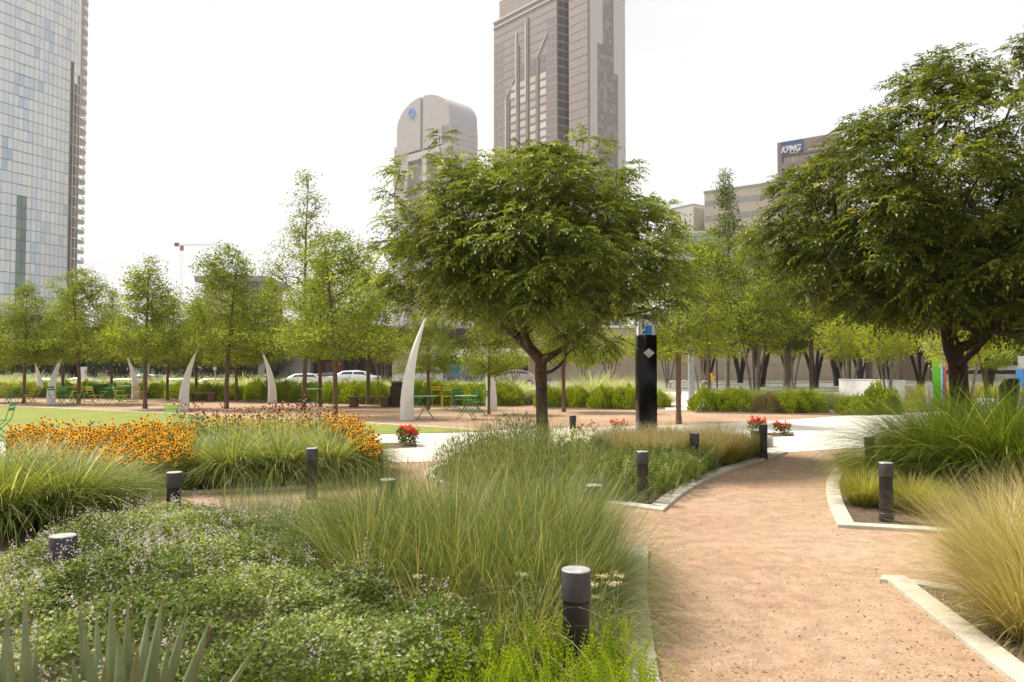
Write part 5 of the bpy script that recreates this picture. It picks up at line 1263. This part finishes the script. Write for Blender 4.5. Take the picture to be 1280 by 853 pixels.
cars = [('sedan', 'champagne_paint', (.36, .30, .27), 640, 64, 0, 'champagne sedan with a red tail light, its rear showing left of the central trunk'),
 ('suv', 'silver_paint', (.46, .47, .48), 525, 70, 0, 'silver sport utility car between the tallest fin and the grey column'),
 ('sedan', 'white_paint', (.75, .75, .74), 438, 60, 0, 'white parked car behind the hedge above the wooden bench'),
 ('sedan', 'pale_paint', (.62, .62, .62), 378, 64, 0, 'pale silver parked car left of the white one, behind a slim trunk'),
 ('hatch', 'dark_paint', (.03, .03, .035), 404, 68, 0, 'black parked car half hidden between the two pale cars'),
 ('suv', 'grey_paint', (.10, .11, .13), 590, 78, 0, 'dark parked car seen right of the grey column'),
 ('sedan', 'white_paint', (.75, .75, .74), 155, 62, 0, 'white parked car behind the hedge left of the third fin'),
 ('suv', 'grey_paint', (.14, .14, .16), 181, 68, 0, 'dark grey parked car directly behind the third fin'),
 ('sedan', 'white_paint', (.75, .75, .74), 99, 66, 0, 'white parked car behind the hedge right of the second fin'),
 ('sedan', 'white_paint', (.75, .75, .74), 55, 62, 0, 'white parked car seen between the two leftmost fins'),
 ('hatch', 'white_paint', (.7, .7, .7), 263, 64, 0, 'pale parked car behind the hedge above the far bench'),
 ('sedan', 'white_paint', (.75, .75, .74), 222, 63, 0, 'white parked car barely visible behind the fourth fin')]
cprot = {}
for kd, pn, pc_, px, d, rz, lab in cars:
    if (kd, pn) not in cprot: cprot[(kd, pn)] = Proto(make_car(kd, paint(pn, pc_)))
    x = X(px, d); cprot[(kd, pn)].put((x, d, zr(x, d)+.001), rz, 1, lab, 'cars parked along the street', 'car')

# ================================================================== BUILDINGS
def frame_from(pa, Da, pb, Db):
    """wall line between two picture columns at two distances -> origin, rotation, length"""
    a = Vector((X(pa, Da), Da)); b = Vector((X(pb, Db), Db)); v = b-a
    return a, math.atan2(v.y, v.x), v.length
def zt(py, D): return CAMH+(460-py)/995*D
# stone wall building on the right
t = empty('stone_building', (X(668, 100), 100, 0), 0, 'long low pinkish stone museum building with wide joints, behind the oaks', 'building')
m = MB(); Lw = X(1175, 100)-X(668, 100)
nx_ = int(Lw/3.0)
for j, (z0, z1) in enumerate(((0, 1.95), (1.98, 4.4), (4.43, 6.6))):
    for i in range(nx_): m.box(i*3.0, i*3.0+2.985, 0, .5, z0, z1)
m.build('stone_wall', M_['stone'], t)
m = MB(); m.box(.01, Lw-2, .3, 14, 0, 6.4); m.build('core', M_['stone2'], t)
m = MB(); m.box(-.1, Lw-1, -.15, 14, 6.62, 6.9); m.build('coping', M_['roofw'], t)
t = empty('stone_wing', (X(1180, 88), 88, 0), 0, 'pale stone wing with a dark covered opening at the right behind the big trunk', 'building')
m = MB(); m.box(0, 6, 0, .5, 1.9, 3.8); m.build('upper_wall', M_['roofw'], t)
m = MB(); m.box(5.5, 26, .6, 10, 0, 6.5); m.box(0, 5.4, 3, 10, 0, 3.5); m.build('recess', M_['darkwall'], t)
m = MB(); m.box(0, 9.5, -.3, .2, 1.35, 1.86); m.box(0, 9, -.2, .1, 0, .9); m.build('ledge', M_['stone2'], t)
# canopy / arcade in the middle
t = empty('arcade_building', (X(345, 96), 96, -.5), 0, 'long dark fronted arcade building with stone piers and a white canopy behind the parked cars', 'building')
f = lambda px: X(px, 96)-X(345, 96)
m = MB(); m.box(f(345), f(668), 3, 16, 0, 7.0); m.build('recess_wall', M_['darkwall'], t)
for a, b_ in ((345, 385), (490, 528), (577, 600), (660, 672)):
    m = MB(); m.box(f(a), f(b_)-.02, 0 if a > 400 else 1.2, 2.9, 0, 3.6); m.build('pier', M_['stone'] if a > 400 else M_['stone2'], t)
for px in (408, 424, 440, 452, 470, 540, 560, 615, 634):
    m = MB(); m.box(f(px)-.14, f(px)+.14, 2.3, 2.7, 0, 3.6); m.build('column', M_['slat'], t)
m = MB(); m.box(f(345), f(672), -.3, 3.2, 3.62, 4.2); m.build('fascia', M_['stone2'], t)
m = MB(); m.box(f(572), f(672), -1.6, -.32, 3.4, 4.4); m.build('canopy', M_['roofw'], t)
m = MB(); m.box(f(556), f(577), 1.2, 1.3, .6, 2.6); m.build('shop_screen', principled('teal_screen', (.02, .25, .36), .3), t)
m = MB(); m.box(f(400), f(425), 2.9, 2.96, .8, 2.9); m.build('red_panel', principled('red_panel', (.25, .03, .02), .4), t)
m = MB(); m.box(f(345), f(668), 3.3, 15, 7.01, 7.4); m.build('roof', M_['stone2'], t)
# low wall at far left
t = empty('garden_wall', (X(-60, 66), 66, -.7), 0, 'low grey and pink wall with a pier at the far left beyond the hedge', 'wall')
m = MB(); m.box(0, X(18, 66)-X(-60, 66), 0, .4, 0, 1.7); m.build('grey_panel', M_['stone2'], t)
m = MB(); a = X(18, 66)-X(-60, 66); m.box(a+.01, a+1.9, -.05, .45, 0, 1.85); m.box(a+1.92, a+3.6, -.05, .45, 0, 1.55); m.build('pier', M_['stone'], t)

# --- generic facade helpers (local x along the facade, y into the building, z up)
def panels(name, xs_, zs_, y, gap, mat, parent, thick=.12, skip=None, rnd=None):
    V = []; Q = []; r = []
    for j in range(len(zs_)-1):
        for i in range(len(xs_)-1):
            if skip and skip(i, j): continue
            x0, x1, z0, z1 = xs_[i]+gap/2, xs_[i+1]-gap/2, zs_[j]+gap/2, zs_[j+1]-gap/2
            o = len(V); V += [(x0, y, z0), (x1, y, z0), (x1, y, z1), (x0, y, z1)]; Q.append((o, o+1, o+2, o+3)); r.append(rnd(i, j) if rnd else random.random())
    if Q: return np_mesh(name, V, Q, r, mat, parent=parent)
# glass tower (left)
tp = []
for (px, D) in ((-330, 196), (-170, 205), (-60, 221), (0, 232), (28, 238), (55, 244), (80, 250.5), (91, 254), (96, 256.5)): tp.append(Vector((X(px, D), D)))
tipc = [Vector((X(97.5, 257.6), 257.6)), Vector((X(100.5, 259.5), 259.5)), Vector((X(101.5, 262), 262)), Vector((X(100, 266), 266))]
line = [Vector(v) for v in smooth_line([(v.x, v.y) for v in tp], 10)]
def resample(pts, st):
    o = [pts[0]]; acc = 0
    for a, b in zip(pts, pts[1:]):
        d = (b-a).length; u = st-acc
        while u <= d: o.append(a.lerp(b, u/d)); u += st
        acc = (acc+d) % st
    return o
line = resample(line, 1.52); tower = empty('glass_tower', (line[0].x, line[0].y, 0), 0, 'curved pale blue glass apartment tower at the left edge', 'building'); O = line[0]
fh = 3.32; nf = 42
g = leafmat('tinted_panes', [(0, (.36, .48, .64)), (.2, (.54, .64, .76)), (.5, (.70, .76, .80)), (.8, (.76, .79, .80)), (1, (.86, .86, .84))], trans=0, rough=.12, spec=.8)
V, Q, r = [], [], []
nb = len(line)-1; colr = [random.random() for _ in range(nb)]
dark_refl_bay = lambda i, j: (line[i].x/line[i].y*995+640 > 77 and j*fh < 98-((nb-i) % 3)*4)
green_refl_bay = lambda i, j: (16 < line[i].x/line[i].y*995+640 < 24 and j*fh < 50)
V2, Q2, r2 = [], [], []; V3, Q3, r3 = [], [], []
cellr = {}
for j in range(nf):
    for i in range(nb):
        a, b = line[i]-O, line[i+1]-O; d = (b-a).normalized(); z0, z1 = j*fh+.02, (j+1)*fh-.16; a2, b2 = a+d*.04, b-d*.04
        q = [(a2.x, a2.y, z0), (b2.x, b2.y, z0), (b2.x, b2.y, z1), (a2.x, a2.y, z1)]
        key = (i//2, j//3) if random.random() < .6 else (i, j)
        rv = cellr.setdefault(key, min(1, max(0, random.betavariate(1.5, 1.2)*.7+.3*colr[i//2])))
        tgt = (V2, Q2, r2) if dark_refl_bay(i, j) else ((V3, Q3, r3) if green_refl_bay(i, j) else (V, Q, r)); o = len(tgt[0]); tgt[0].extend(q); tgt[1].append((o, o+1, o+2, o+3)); tgt[2].append(rv)
split_parts('window_pane', V, Q, r, g, tower, lambda i: abs(V[Q[i][0]][2]-85)+.6*abs(V[Q[i][0]][0]-line[-8].x+O.x))
g2 = leafmat('painted_brown_reflection', [(0, (.065, .055, .05)), (.6, (.12, .10, .09)), (1, (.2, .17, .15))], trans=0, rough=.2, spec=.5)  # dark reflection of a neighbouring building, painted into the pane colour
g3 = leafmat('painted_green_reflection', [(0, (.12, .18, .16)), (1, (.25, .33, .29))], trans=0, rough=.2, spec=.5)  # greenish mirrored strip put into the glass as plain colour
split_parts('dark_reflection_pane', V2, Q2, r2, g2, tower, lambda i: -V2[Q2[i][0]][2])
split_parts('green_reflection_pane', V3, Q3, r3, g3, tower, lambda i: -V3[Q3[i][0]][2])
pl = [(v-O) for v in line]; tips = [(v-O) for v in tipc]
M_['slabdk'] = principled('tower_slab', (.27, .25, .24), .6); M_['mull'] = principled('tower_mullion', (.60, .55, .52), .5)
def loftstrip(mb, pts, z0, z1, out, inn):
    nr = []
    for i in range(len(pts)):
        d = (pts[min(i+1, len(pts)-1)]-pts[max(i-1, 0)]).normalized(); nr.append(Vector((d.y, -d.x)))
    for i in range(len(pts)-1):
        a, b = pts[i], pts[i+1]; na, nb_ = nr[i], nr[i+1]
        q = [a+na*out, b+nb_*out, b-nb_*inn, a-na*inn]; mb.prism([(v.x, v.y) for v in q], z0, z1)
for j in range(nf+1): mb = MB(); loftstrip(mb, pl[::4]+[pl[-1]], j*fh-.12, j*fh+.005, .10, .3); mb.build('floor_slab', M_['slabdk'], tower)
mb = MB()
for i in range(0, nb+1, 4):
    p = pl[i]; mb.box(p.x-.09, p.x+.09, p.y-.16, p.y+.12, 0, nf*fh-.2)
for i in range(nb-11, nb+1): p = pl[i]; mb.box(p.x-.06, p.x+.06, p.y-.14, p.y+.12, 0, nf*fh-.2)
mb.build('mullions', M_['mull'], tower)
mb = MB(); core = [(v.x, v.y) for v in pl[::5]]+[(pl[-1].x, pl[-1].y)]; off = [(x-.9, y+.4) for x, y in core]; mb.prism([off[0]]+off[1:]+[(off[-1][0]-17, off[-1][1]+22), (off[0][0]-20, off[0][1]+30)], 0, nf*fh-.3); mb.build('core', principled('tower_core', (.58, .60, .62), .6), tower)
for j in range(nf):          # rounded balconies at the tip
    mb = MB(); loftstrip(mb, [pl[-3]]+tips, j*fh-.16, j*fh+.02, .35, 2.2); loftstrip(mb, tips, j*fh+.021, j*fh+1.05, .30, -.22); mb.build('balcony', M_['roofw'], tower)
# --- granite tower
a, rz, Lf = frame_from(617, 350, 735.5, 306)
t = empty('granite_tower', (a.x, a.y, 0), rz, 'tallest pinkish grey granite skyscraper rising behind the central tree', 'building')
gran = gridmat('pink_granite', (.30, .25, .235), (.38, .335, .32), 2.3, 1.725, .07); granl = principled('light_granite', (.52, .475, .455), .6); grand = principled('joint_band', (.38, .33, .31), .6)
gwin = leafmat('tower_windows', [(0, (.10, .085, .09)), (.6, (.16, .14, .145)), (1, (.24, .21, .21))], trans=0, rough=.3, spec=.5); gwl = leafmat('pale_windows', [(0, (.44, .385, .34)), (.6, (.60, .53, .46)), (1, (.68, .62, .55))], trans=0, rough=.4)
H = 155.5; Wd = 22.0; notch0, notch1, nd = 40.5, 47.5, 6.5
foot = [(0, 0), (notch0, 0), (notch0+1.0, nd), (notch1, nd-.6), (notch1, 0), (Lf, 0), (Lf, Wd), (0, Wd)]
m = MB(); m.prism(foot, 0, H); m.build('shaft', gran, t)
m = MB(); m.prism([(2.4, 1.2), (notch0, 1.2), (notch0+1, nd+1), (notch1, nd+.6), (notch1, 1.2), (Lf-1.0, 1.2), (Lf-1.0, Wd-2), (2.4, Wd-2)], H+.01, H+9); m.prism([(4, 4), (Lf-3, 4), (Lf-3, Wd-4), (4, Wd-4)], H+9.01, H+30); m.build('upper_shaft', gran, t)
m = MB(); m.box(-.35, notch0-.1, -.35, 0.0-.003, H-3.1, H-2.5); m.box(-.4, notch0, -.4, -.003, H-.6, H+.2); m.box(notch1+.1, Lf+.35, -.35, -.003, H-.6, H+.2); m.box(Lf+.003, Lf+.36, -.35, Wd, H-.6, H+.2); m.build('cornice', granl, t)
fl = 3.45; nfl = int((H-4)/fl)
for j in range(1, nfl+1):
    m = MB(); z = j*fl; m.box(.05, notch0-.05, -.09, -.004, z-.10, z+.10); m.box(notch1+.05, Lf-.05, -.09, -.004, z-.16, z+.16); m.box(Lf+.004, Lf+.09, .05, 5.0, z-.12, z+.12); m.box(Lf+.004, Lf+.09, 17.6, Wd-.05, z-.12, z+.12); m.build('floor_band', grand, t)
m = MB()
for x, z1 in ((10.2, 118), (16.4, 140), (22.6, 150), (28.9, 131)): m.box(x, x+.9, -.35, -.1, 0, z1)
m.build('dark_slits', principled('slit_stone', (.18, .16, .158), .6), t)
m = MB()
for x, z1 in ((8.2, 118), (15.0, 146), (21.3, 148)): m.box(x, x+.8, -.4, -.11, 0 if x < 9 else z1-32, z1)
m.build('pilasters', granl, t)
# sloping shoulders that close the window bays
m = MB()
for x0, z0 in ((8.2, 118), (28.9, 131)):
    q = [(x0, z0), (x0+6, z0+8), (x0+6, z0+8.7), (x0, z0+.7)]; m.prism(q, -.02, .25, M=Matrix.Translation((0, -.1, 0))@Matrix.Rotation(R(90), 4, 'X'))
m.build('shoulders', granl, t)
xsw = []
V, Q, r = [], [], []
def pane(V, Q, r, x0, x1, z0, z1, y, rv): o = len(V); V += [(x0, y, z0), (x1, y, z0), (x1, y, z1), (x0, y, z1)]; Q.append((o, o+1, o+2, o+3)); r.append(rv)
V2, Q2, r2 = [], [], []
for j in range(2, nfl-1):
    z = j*fl; top = z
    for x in (11.6, 17.8, 24.1, 30.4):
        if top < 124: pane(V, Q, r, x+.15, x+3.7, z+.55, z+fl-.55, -.1, random.random())
        elif top < (129 if x > 12 else 116): pane(V2, Q2, r2, x+.15, x+3.7, z+.7, z+fl-.7, -.1, .95)
Vp_, Qp_ = V, Q
split_parts('pale_window', V, Q, r, gwl, t, lambda i: -Vp_[Qp_[i][0]][2])
Vd, Qd, rd = V2, Q2, r2
for j in range(1, nfl+2):
    z = j*fl
    for u0, u1 in ((.06, .46), (.54, .95)):
        # left jamb of the notch (faces right/front) and its back wall
        ax, ay = notch0+1.0*u0+.05, nd*u0; bx, by = notch0+1.0*u1+.05, nd*u1
        o = len(Vd); Vd += [(ax+.05, ay, z+.5), (bx+.05, by, z+.5), (bx+.05, by, z+fl-.5), (ax+.05, ay, z+fl-.5)]; Qd.append((o, o+1, o+2, o+3)); rd.append(random.random()*.5)
    for x0, x1 in ((notch0+1.3, notch0+3.4), (notch0+3.8, notch1-.4)): pane(Vd, Qd, rd, x0, x1, z+.5, z+fl-.5, nd-.75, random.random()*.5)
for j in range(2, nfl-1):
    z = j*fl
    for x0 in (1.0, 4.4, 34.9, 37.6): pane(Vd, Qd, rd, x0, x0+2.3, z+.75, z+fl-.75, -.015, .92+.08*random.random())
split_parts('dark_window', Vd, Qd, rd, gwin, t, lambda i: (Vd[Qd[i][0]][0] < notch0)*80-Vd[Qd[i][0]][2])
# side face: light frame and recessed darker glass field
m = MB(); m.box(Lf+.01, Lf+.3, 1.2, 5.2, 0, H-4); m.box(Lf+.01, Lf+.3, 5.2, 8.4, H-26, H-4); m.box(Lf+.01, Lf+.3, 17.2, 21.6, 0, H-4.5); m.box(Lf+.01, Lf+.3, 14.8, 17.2, H-36, H-4.5); m.build('side_frame', granl, t)
V, Q, r = [], [], []
for j in range(1, int((H-6)/1.75)):
    z = j*1.75; y = 5.3
    y0, y1 = (5.3, 17.1) if z < H-38 else ((5.3, 14.7) if z < H-27 else (8.5, 14.7))
    k_ = y0+(.0 if j % 2 else .7)
    y = y0
    while y < y1-.3:
        ye = min(y1, y+1.9); o = len(V); V += [(Lf+.06, y, z), (Lf+.06, ye-.06, z), (Lf+.06, ye-.06, z+1.6), (Lf+.06, y, z+1.6)]; Q.append((o, o+1, o+2, o+3)); r.append(random.random()); y = ye
gs = leafmat('side_glass', [(0, (.20, .175, .175)), (.6, (.245, .215, .215)), (1, (.33, .29, .28))], trans=0, rough=.35, spec=.4)
Vs_, Qs_ = V, Q
split_parts('side_window', V, Q, r, gs, t, lambda i: -Vs_[Qs_[i][0]][2])
# --- arched tower
a, rz, Lf = frame_from(491.5, 520, 562, 484)
t = empty('arched_tower', (a.x, a.y, 0), rz, 'pale office tower with an arched top and a round blue logo beside the tallest tower', 'building')
pa = gridmat('pale_granite', (.46, .42, .41), (.37, .34, .335), 2.6, 1.75, .10); pad = principled('pale_recess', (.30, .27, .275), .6)
Wd = 24.0; zs0 = zt(176, 515); zs1 = zt(150, 510); zap = zt(116, 500); zw = zt(148, 478); c = Lf*.52; rr = Lf*.47
m = MB()
m.box(0, Lf*.05, 0, Wd, 0, zs0-2); m.box(Lf*.05+.001, Lf*.25, 0, Wd, 0, zs0-22); m.box(Lf*.25+.001, Lf*.86, 4, Wd, 0, zs0-8); m.box(Lf*.86+.001, Lf, 0, Wd, 0, zw); 
m.box(Lf*.05+.001, Lf*.25-.001, .5, Wd, zs0-21.9, zs0-.1)
m.build('shaft', pa, t)
m = MB(); arc = [(c+rr*math.cos(th_), zs1-3+(zap-zs1+3)*math.sin(th_)) for th_ in np.linspace(0, math.pi, 25)]
poly = [(c-rr, zs0-8)]+[(x, z) for x, z in arc][::-1]+[(c+rr, zs0-8)]
poly = poly[::-1]
Mx = Matrix.Rotation(R(90), 4, 'X')
lft = [p for p in poly if p[0] < c-1.2]; 
def half(x0, x1):
    pts = [(x, z) for x, z in arc if x0 < x < x1]; hx = lambda x: zs1-3+(zap-zs1+3)*math.sqrt(max(0, 1-((x-c)/rr)**2))
    pts = sorted(pts); return [(x0, zs0-8), (x1, zs0-8), (x1, hx(x1-1e-4))]+pts[::-1]+[(x0, hx(x0+1e-4))]
m.prism(half(c-rr, c-2.0), -Wd, 0.0, M=Mx); m.prism(half(c+.8, c+rr), -Wd, 0.0, M=Mx); m.prism([(x, z-1.5) for x, z in half(c-1.99, c+.79)], -Wd, -1.2, M=Mx)
m.build('vaulted_top', pa, t)
m = MB(); m.box(Lf*.27, Lf*.84, -.3, .0-.003, zs0-14, zs0-9.5); m.box(Lf*.52, Lf*.60, -.2, 3.9, 0, zs0-14.01); m.box(Lf*.78, Lf*.86-.01, 0, 3.9, 0, zs0-9); m.build('portal_frame', principled('portal_stone', (.50, .46, .45), .6), t)
m = MB(); m.box(Lf*.27, Lf*.775, 3.9, 3.99, 0, zs0-14); m.build('recess_glass', pad, t)
m = MB()
for j in range(4, 52):
    z = j*3.5
    if z < zs0-23: m.box(.1, Lf*.25-.1, -.08, -.004, z, z+.5)
    if z < zs0-2: m.box(.1, Lf*.05-.1, -.08, -.004, z, z+.5)
    if z < zw-1: m.box(Lf*.86+.1, Lf-.1, -.08, -.004, z, z+.5); m.box(Lf+.004, Lf+.08, .3, Wd-.3, z, z+.45)
m.build('floor_bands', pad, t)
m = MB()
m.box(Lf-3.2, Lf+.15, .2, Wd-2, zw+.01, zt(132, 478)); m.build('side_attic', principled('grey_glass', (.36, .39, .42), .25), t)
m = MB(); m.lathe([(1.9, -.5), (3.4, -.5), (3.4, .15), (1.9, .15), (1.9, -.5)], 8, M=Matrix.Translation((c-rr*.42, -.35, zs1+5.5))@Matrix.Rotation(R(90), 4, 'X')@Matrix.Rotation(R(22), 4, 'Z'), cap=False)
m.build('round_logo', principled('logo_blue', (.12, .32, .75), .4), t)
# --- brown office tower with the blue sign
a, rz, Lf = frame_from(974.5, 300, 1050, 287)
t = empty('office_tower', (a.x, a.y, 0), rz, 'brown framed office tower with a blue sign reading KPMG, above the right hedge trees', 'building')
br = principled('brown_stone', (.26, .19, .175), .6); Hk = zt(176.5, 300)
m = MB(); m.box(0, 1.6, 0, 14, 0, Hk); m.box(Lf-1.4, Lf, 0, 14, 0, Hk); m.box(1.601, Lf-1.401, 0, 14, Hk-5.6, Hk); m.box(1.601, Lf-1.401, 0, 14, Hk-10.2, Hk-8.3); m.box(1.601, Lf-1.401, 1.2, 14, 0, Hk-10.21); m.box(1.601, Lf-1.401, 1.0, 14, Hk-8.29, Hk-5.61); m.build('frame', br, t)
gl = leafmat('tan_glass', [(0, (.44, .40, .33)), (.6, (.52, .47, .39)), (1, (.60, .55, .47))], trans=0, rough=.3)
panels('glass_field', [4.0+i*.85 for i in range(int((Lf-5.6)/.85))], [i*1.8 for i in range(int((Hk-10.3)/1.8)+1)], 1.1, .10, gl, t)
panels('strip_windows', [2.2+i*.95 for i in range(int((Lf-4)/.95))], [Hk-8.2, Hk-5.7], .8, .22, gl, t)
panels('corner_windows', [1.8, 3.9], [i*1.8 for i in range(int((Hk-10.3)/1.8)+1)], 1.12, .1, gwin, t)
m = MB(); m.box(1.5, 9.6, -.25, -.003, Hk-5.2, Hk-.15); sg_ = m.build('sign_panel', principled('sign_blue', (.045, .09, .24), .5), t)
cu = bpy.data.curves.new('txt', 'FONT'); cu.body = 'KPMG'; cu.size = 3.35; cu.extrude = .12; cu.shear = .30; cu.offset = .09; cu.space_character = 1.0
to = bpy.data.objects.new('tmp', cu); COL.objects.link(to); dg_ = bpy.context.evaluated_depsgraph_get(); me = bpy.data.meshes.new_from_object(to.evaluated_get(dg_)); bpy.data.objects.remove(to)
me.materials.clear(); me.materials.append(M_['roofw'])
lo = bpy.data.objects.new('sign_letters', me); COL.objects.link(lo); lo.parent = t; wv = max(v.co.x for v in me.vertices)
lo.rotation_euler = (R(90), 0, 0); lo.location = (1.5, -.40, Hk-4.3); lo.scale = (7.6/wv, 1, 1)
m = MB(); m.box(4.6, 8.0, -.3, -.02, Hk-4.9, Hk-4.65); m.box(11.5, 15.5, -.2, -.02, Hk-4.7, Hk-4.45); m.build('tagline_strip', M_['roofw'], t)
# --- beige block
a, rz, Lf = frame_from(882, 330, 985, 310)
t = empty('beige_block', (a.x, a.y, 0), rz, 'wide beige office block with grey horizontal bands, left of the brown tower', 'building')
Hb = zt(241, 330); be = principled('beige_cladding', (.68, .61, .50), .7)
m = MB(); m.box(0, Lf, 0, 18, 0, Hb); m.build('walls', be, t)
m = MB()
for j in range(7): z = Hb-3.2-j*6.3; m.box(.2, Lf-.2, -.1, -.004, z-2.4, z)
m.build('grey_bands', principled('grey_band', (.37, .36, .36), .4), t)
m = MB()
for i in range(int(Lf/1.15)): m.box(i*1.15+.3, i*1.15+.46, -.22, -.101, 0, Hb-1.5)
m.build('fins', be, t)
m = MB(); m.box(-.2, Lf+.2, -.3, 18.2, Hb+.01, Hb+1.0); m.build('roof_edge', M_['stone2'], t)
# --- small pale cube block
a, rz, Lf = frame_from(840, 345, 868, 335)
t = empty('pale_block', (a.x, a.y, 0), rz, 'small plain pale concrete block building left of the beige block', 'building')
Hc = zt(261, 345); m = MB(); m.box(0, Lf, 0, 12, 0, Hc); m.build('walls', principled('pale_cladding', (.60, .56, .55), .7), t)
m = MB(); m.box(Lf+.01, Lf+.1, .5, 11, 0, Hc-1); m.box(-.1, Lf+.12, -.1, 12, Hc+.01, Hc+.5); m.build('trim', M_['stone2'], t)
for k_, (px, py, D) in enumerate(((868, 283, 300),)):
    t = empty('glass_block', (X(852, 280), 280, 0), -.3, 'glassy grey low block showing between the central tree and the cypress', 'building')
    m = MB(); m.box(0, 9, 0, 10, 0, zt(292, 280)); m.build('walls', principled('bluish_glass', (.35, .38, .42), .2), t)
    m = MB(); m.box(-.2, 9.2, -.2, 10.2, zt(292, 280)+.01, zt(292, 280)+.6); m.build('roof_edge', M_['roofw'], t)
# --- flat roofed concert hall at left
t = empty('flat_roof_hall', (X(242, 190), 190, 0), 0, 'distant building with a wide thin dark flat roof above the young trees at left', 'building')
Hh = zt(352, 190); wl = X(332, 190)-X(242, 190)
m = MB(); m.box(1.5, wl-2.5, 2, 22, 0, Hh); m.build('walls', M_['stone'], t)
m = MB(); m.prism([(0, 0), (wl*.45, -2.5), (wl, -1), (wl, 22), (0, 22)], Hh+.01, Hh+1.3); m.build('roof', M_['slabdk'], t)
m = MB(); 
for i in range(8): m.box(wl-5.5+i*.6, wl-5.2+i*.6, 1.6, 1.9, 0, Hh)
m.build('louvres', M_['steel'], t)
# --- crane
D = 420; t = empty('tower_crane', (X(225, D), D, 0), 0, 'slender pale tower crane with a reddish cab far off above the trees at left', 'crane')
zc_ = zt(307, D); cw = principled('crane_white', (.8, .8, .8), .5); cd = principled('crane_dark', (.12, .09, .09), .6)
def lattice(m, p, q, w_, n, r_=.05):
    p, q = Vector(p), Vector(q); d = (q-p); u = Vector((0, 1, 0)); v = d.normalized().cross(u)
    cr_ = [u*w_/2+v*w_/2, u*w_/2-v*w_/2, -u*w_/2-v*w_/2, -u*w_/2+v*w_/2]
    for c_ in cr_: m.tube([p+c_, q+c_], r_, 4)
    for i in range(n):
        a_, b_ = p+d*(i/n), p+d*((i+1)/n)
        for k_ in range(4): m.tube([a_+cr_[k_], b_+cr_[(k_+1) % 4]], r_*.6, 3)
m = MB(); lattice(m, (0, 0, 0), (0, 0, zc_), 1.3, 24); m.build('mast', cw, t)
m = MB(); lattice(m, (-3, 0, zc_+.6), (26, 0, zc_+.6), .8, 22, .05); m.build('jib', principled('crane_jib', (.45, .30, .28), .6), t)
m = MB(); m.box(-3.6, -1.6, -.6, .6, zc_-.2, zc_+1.6, bev=.05); m.build('counterweight', cd, t)
m = MB(); m.box(-.2, 1.4, -1.6, -.3, zc_-2.6, zc_-.1, bev=.08); m.build('cab', principled('cab_red', (.4, .12, .10), .5), t)

# ================================================================== AIR
m = MB(); m.box(-700, 700, -60, 900, -3, 230); hz = m.build('haze', None or M_['steel'])
hm, nt = newmat('haze_air'); out = nt.nodes.new('ShaderNodeOutputMaterial'); pv = nt.nodes.new('ShaderNodeVolumePrincipled')
pv.inputs['Color'].default_value = (.97, .97, .98, 1); pv.inputs['Density'].default_value = .0002; pv.inputs['Anisotropy'].default_value = .3
nt.links.new(pv.outputs[0], out.inputs['Volume']); hz.data.materials.clear(); hz.data.materials.append(hm); tag(hz, 'thin pale haze in the air', 'haze', kind='stuff')
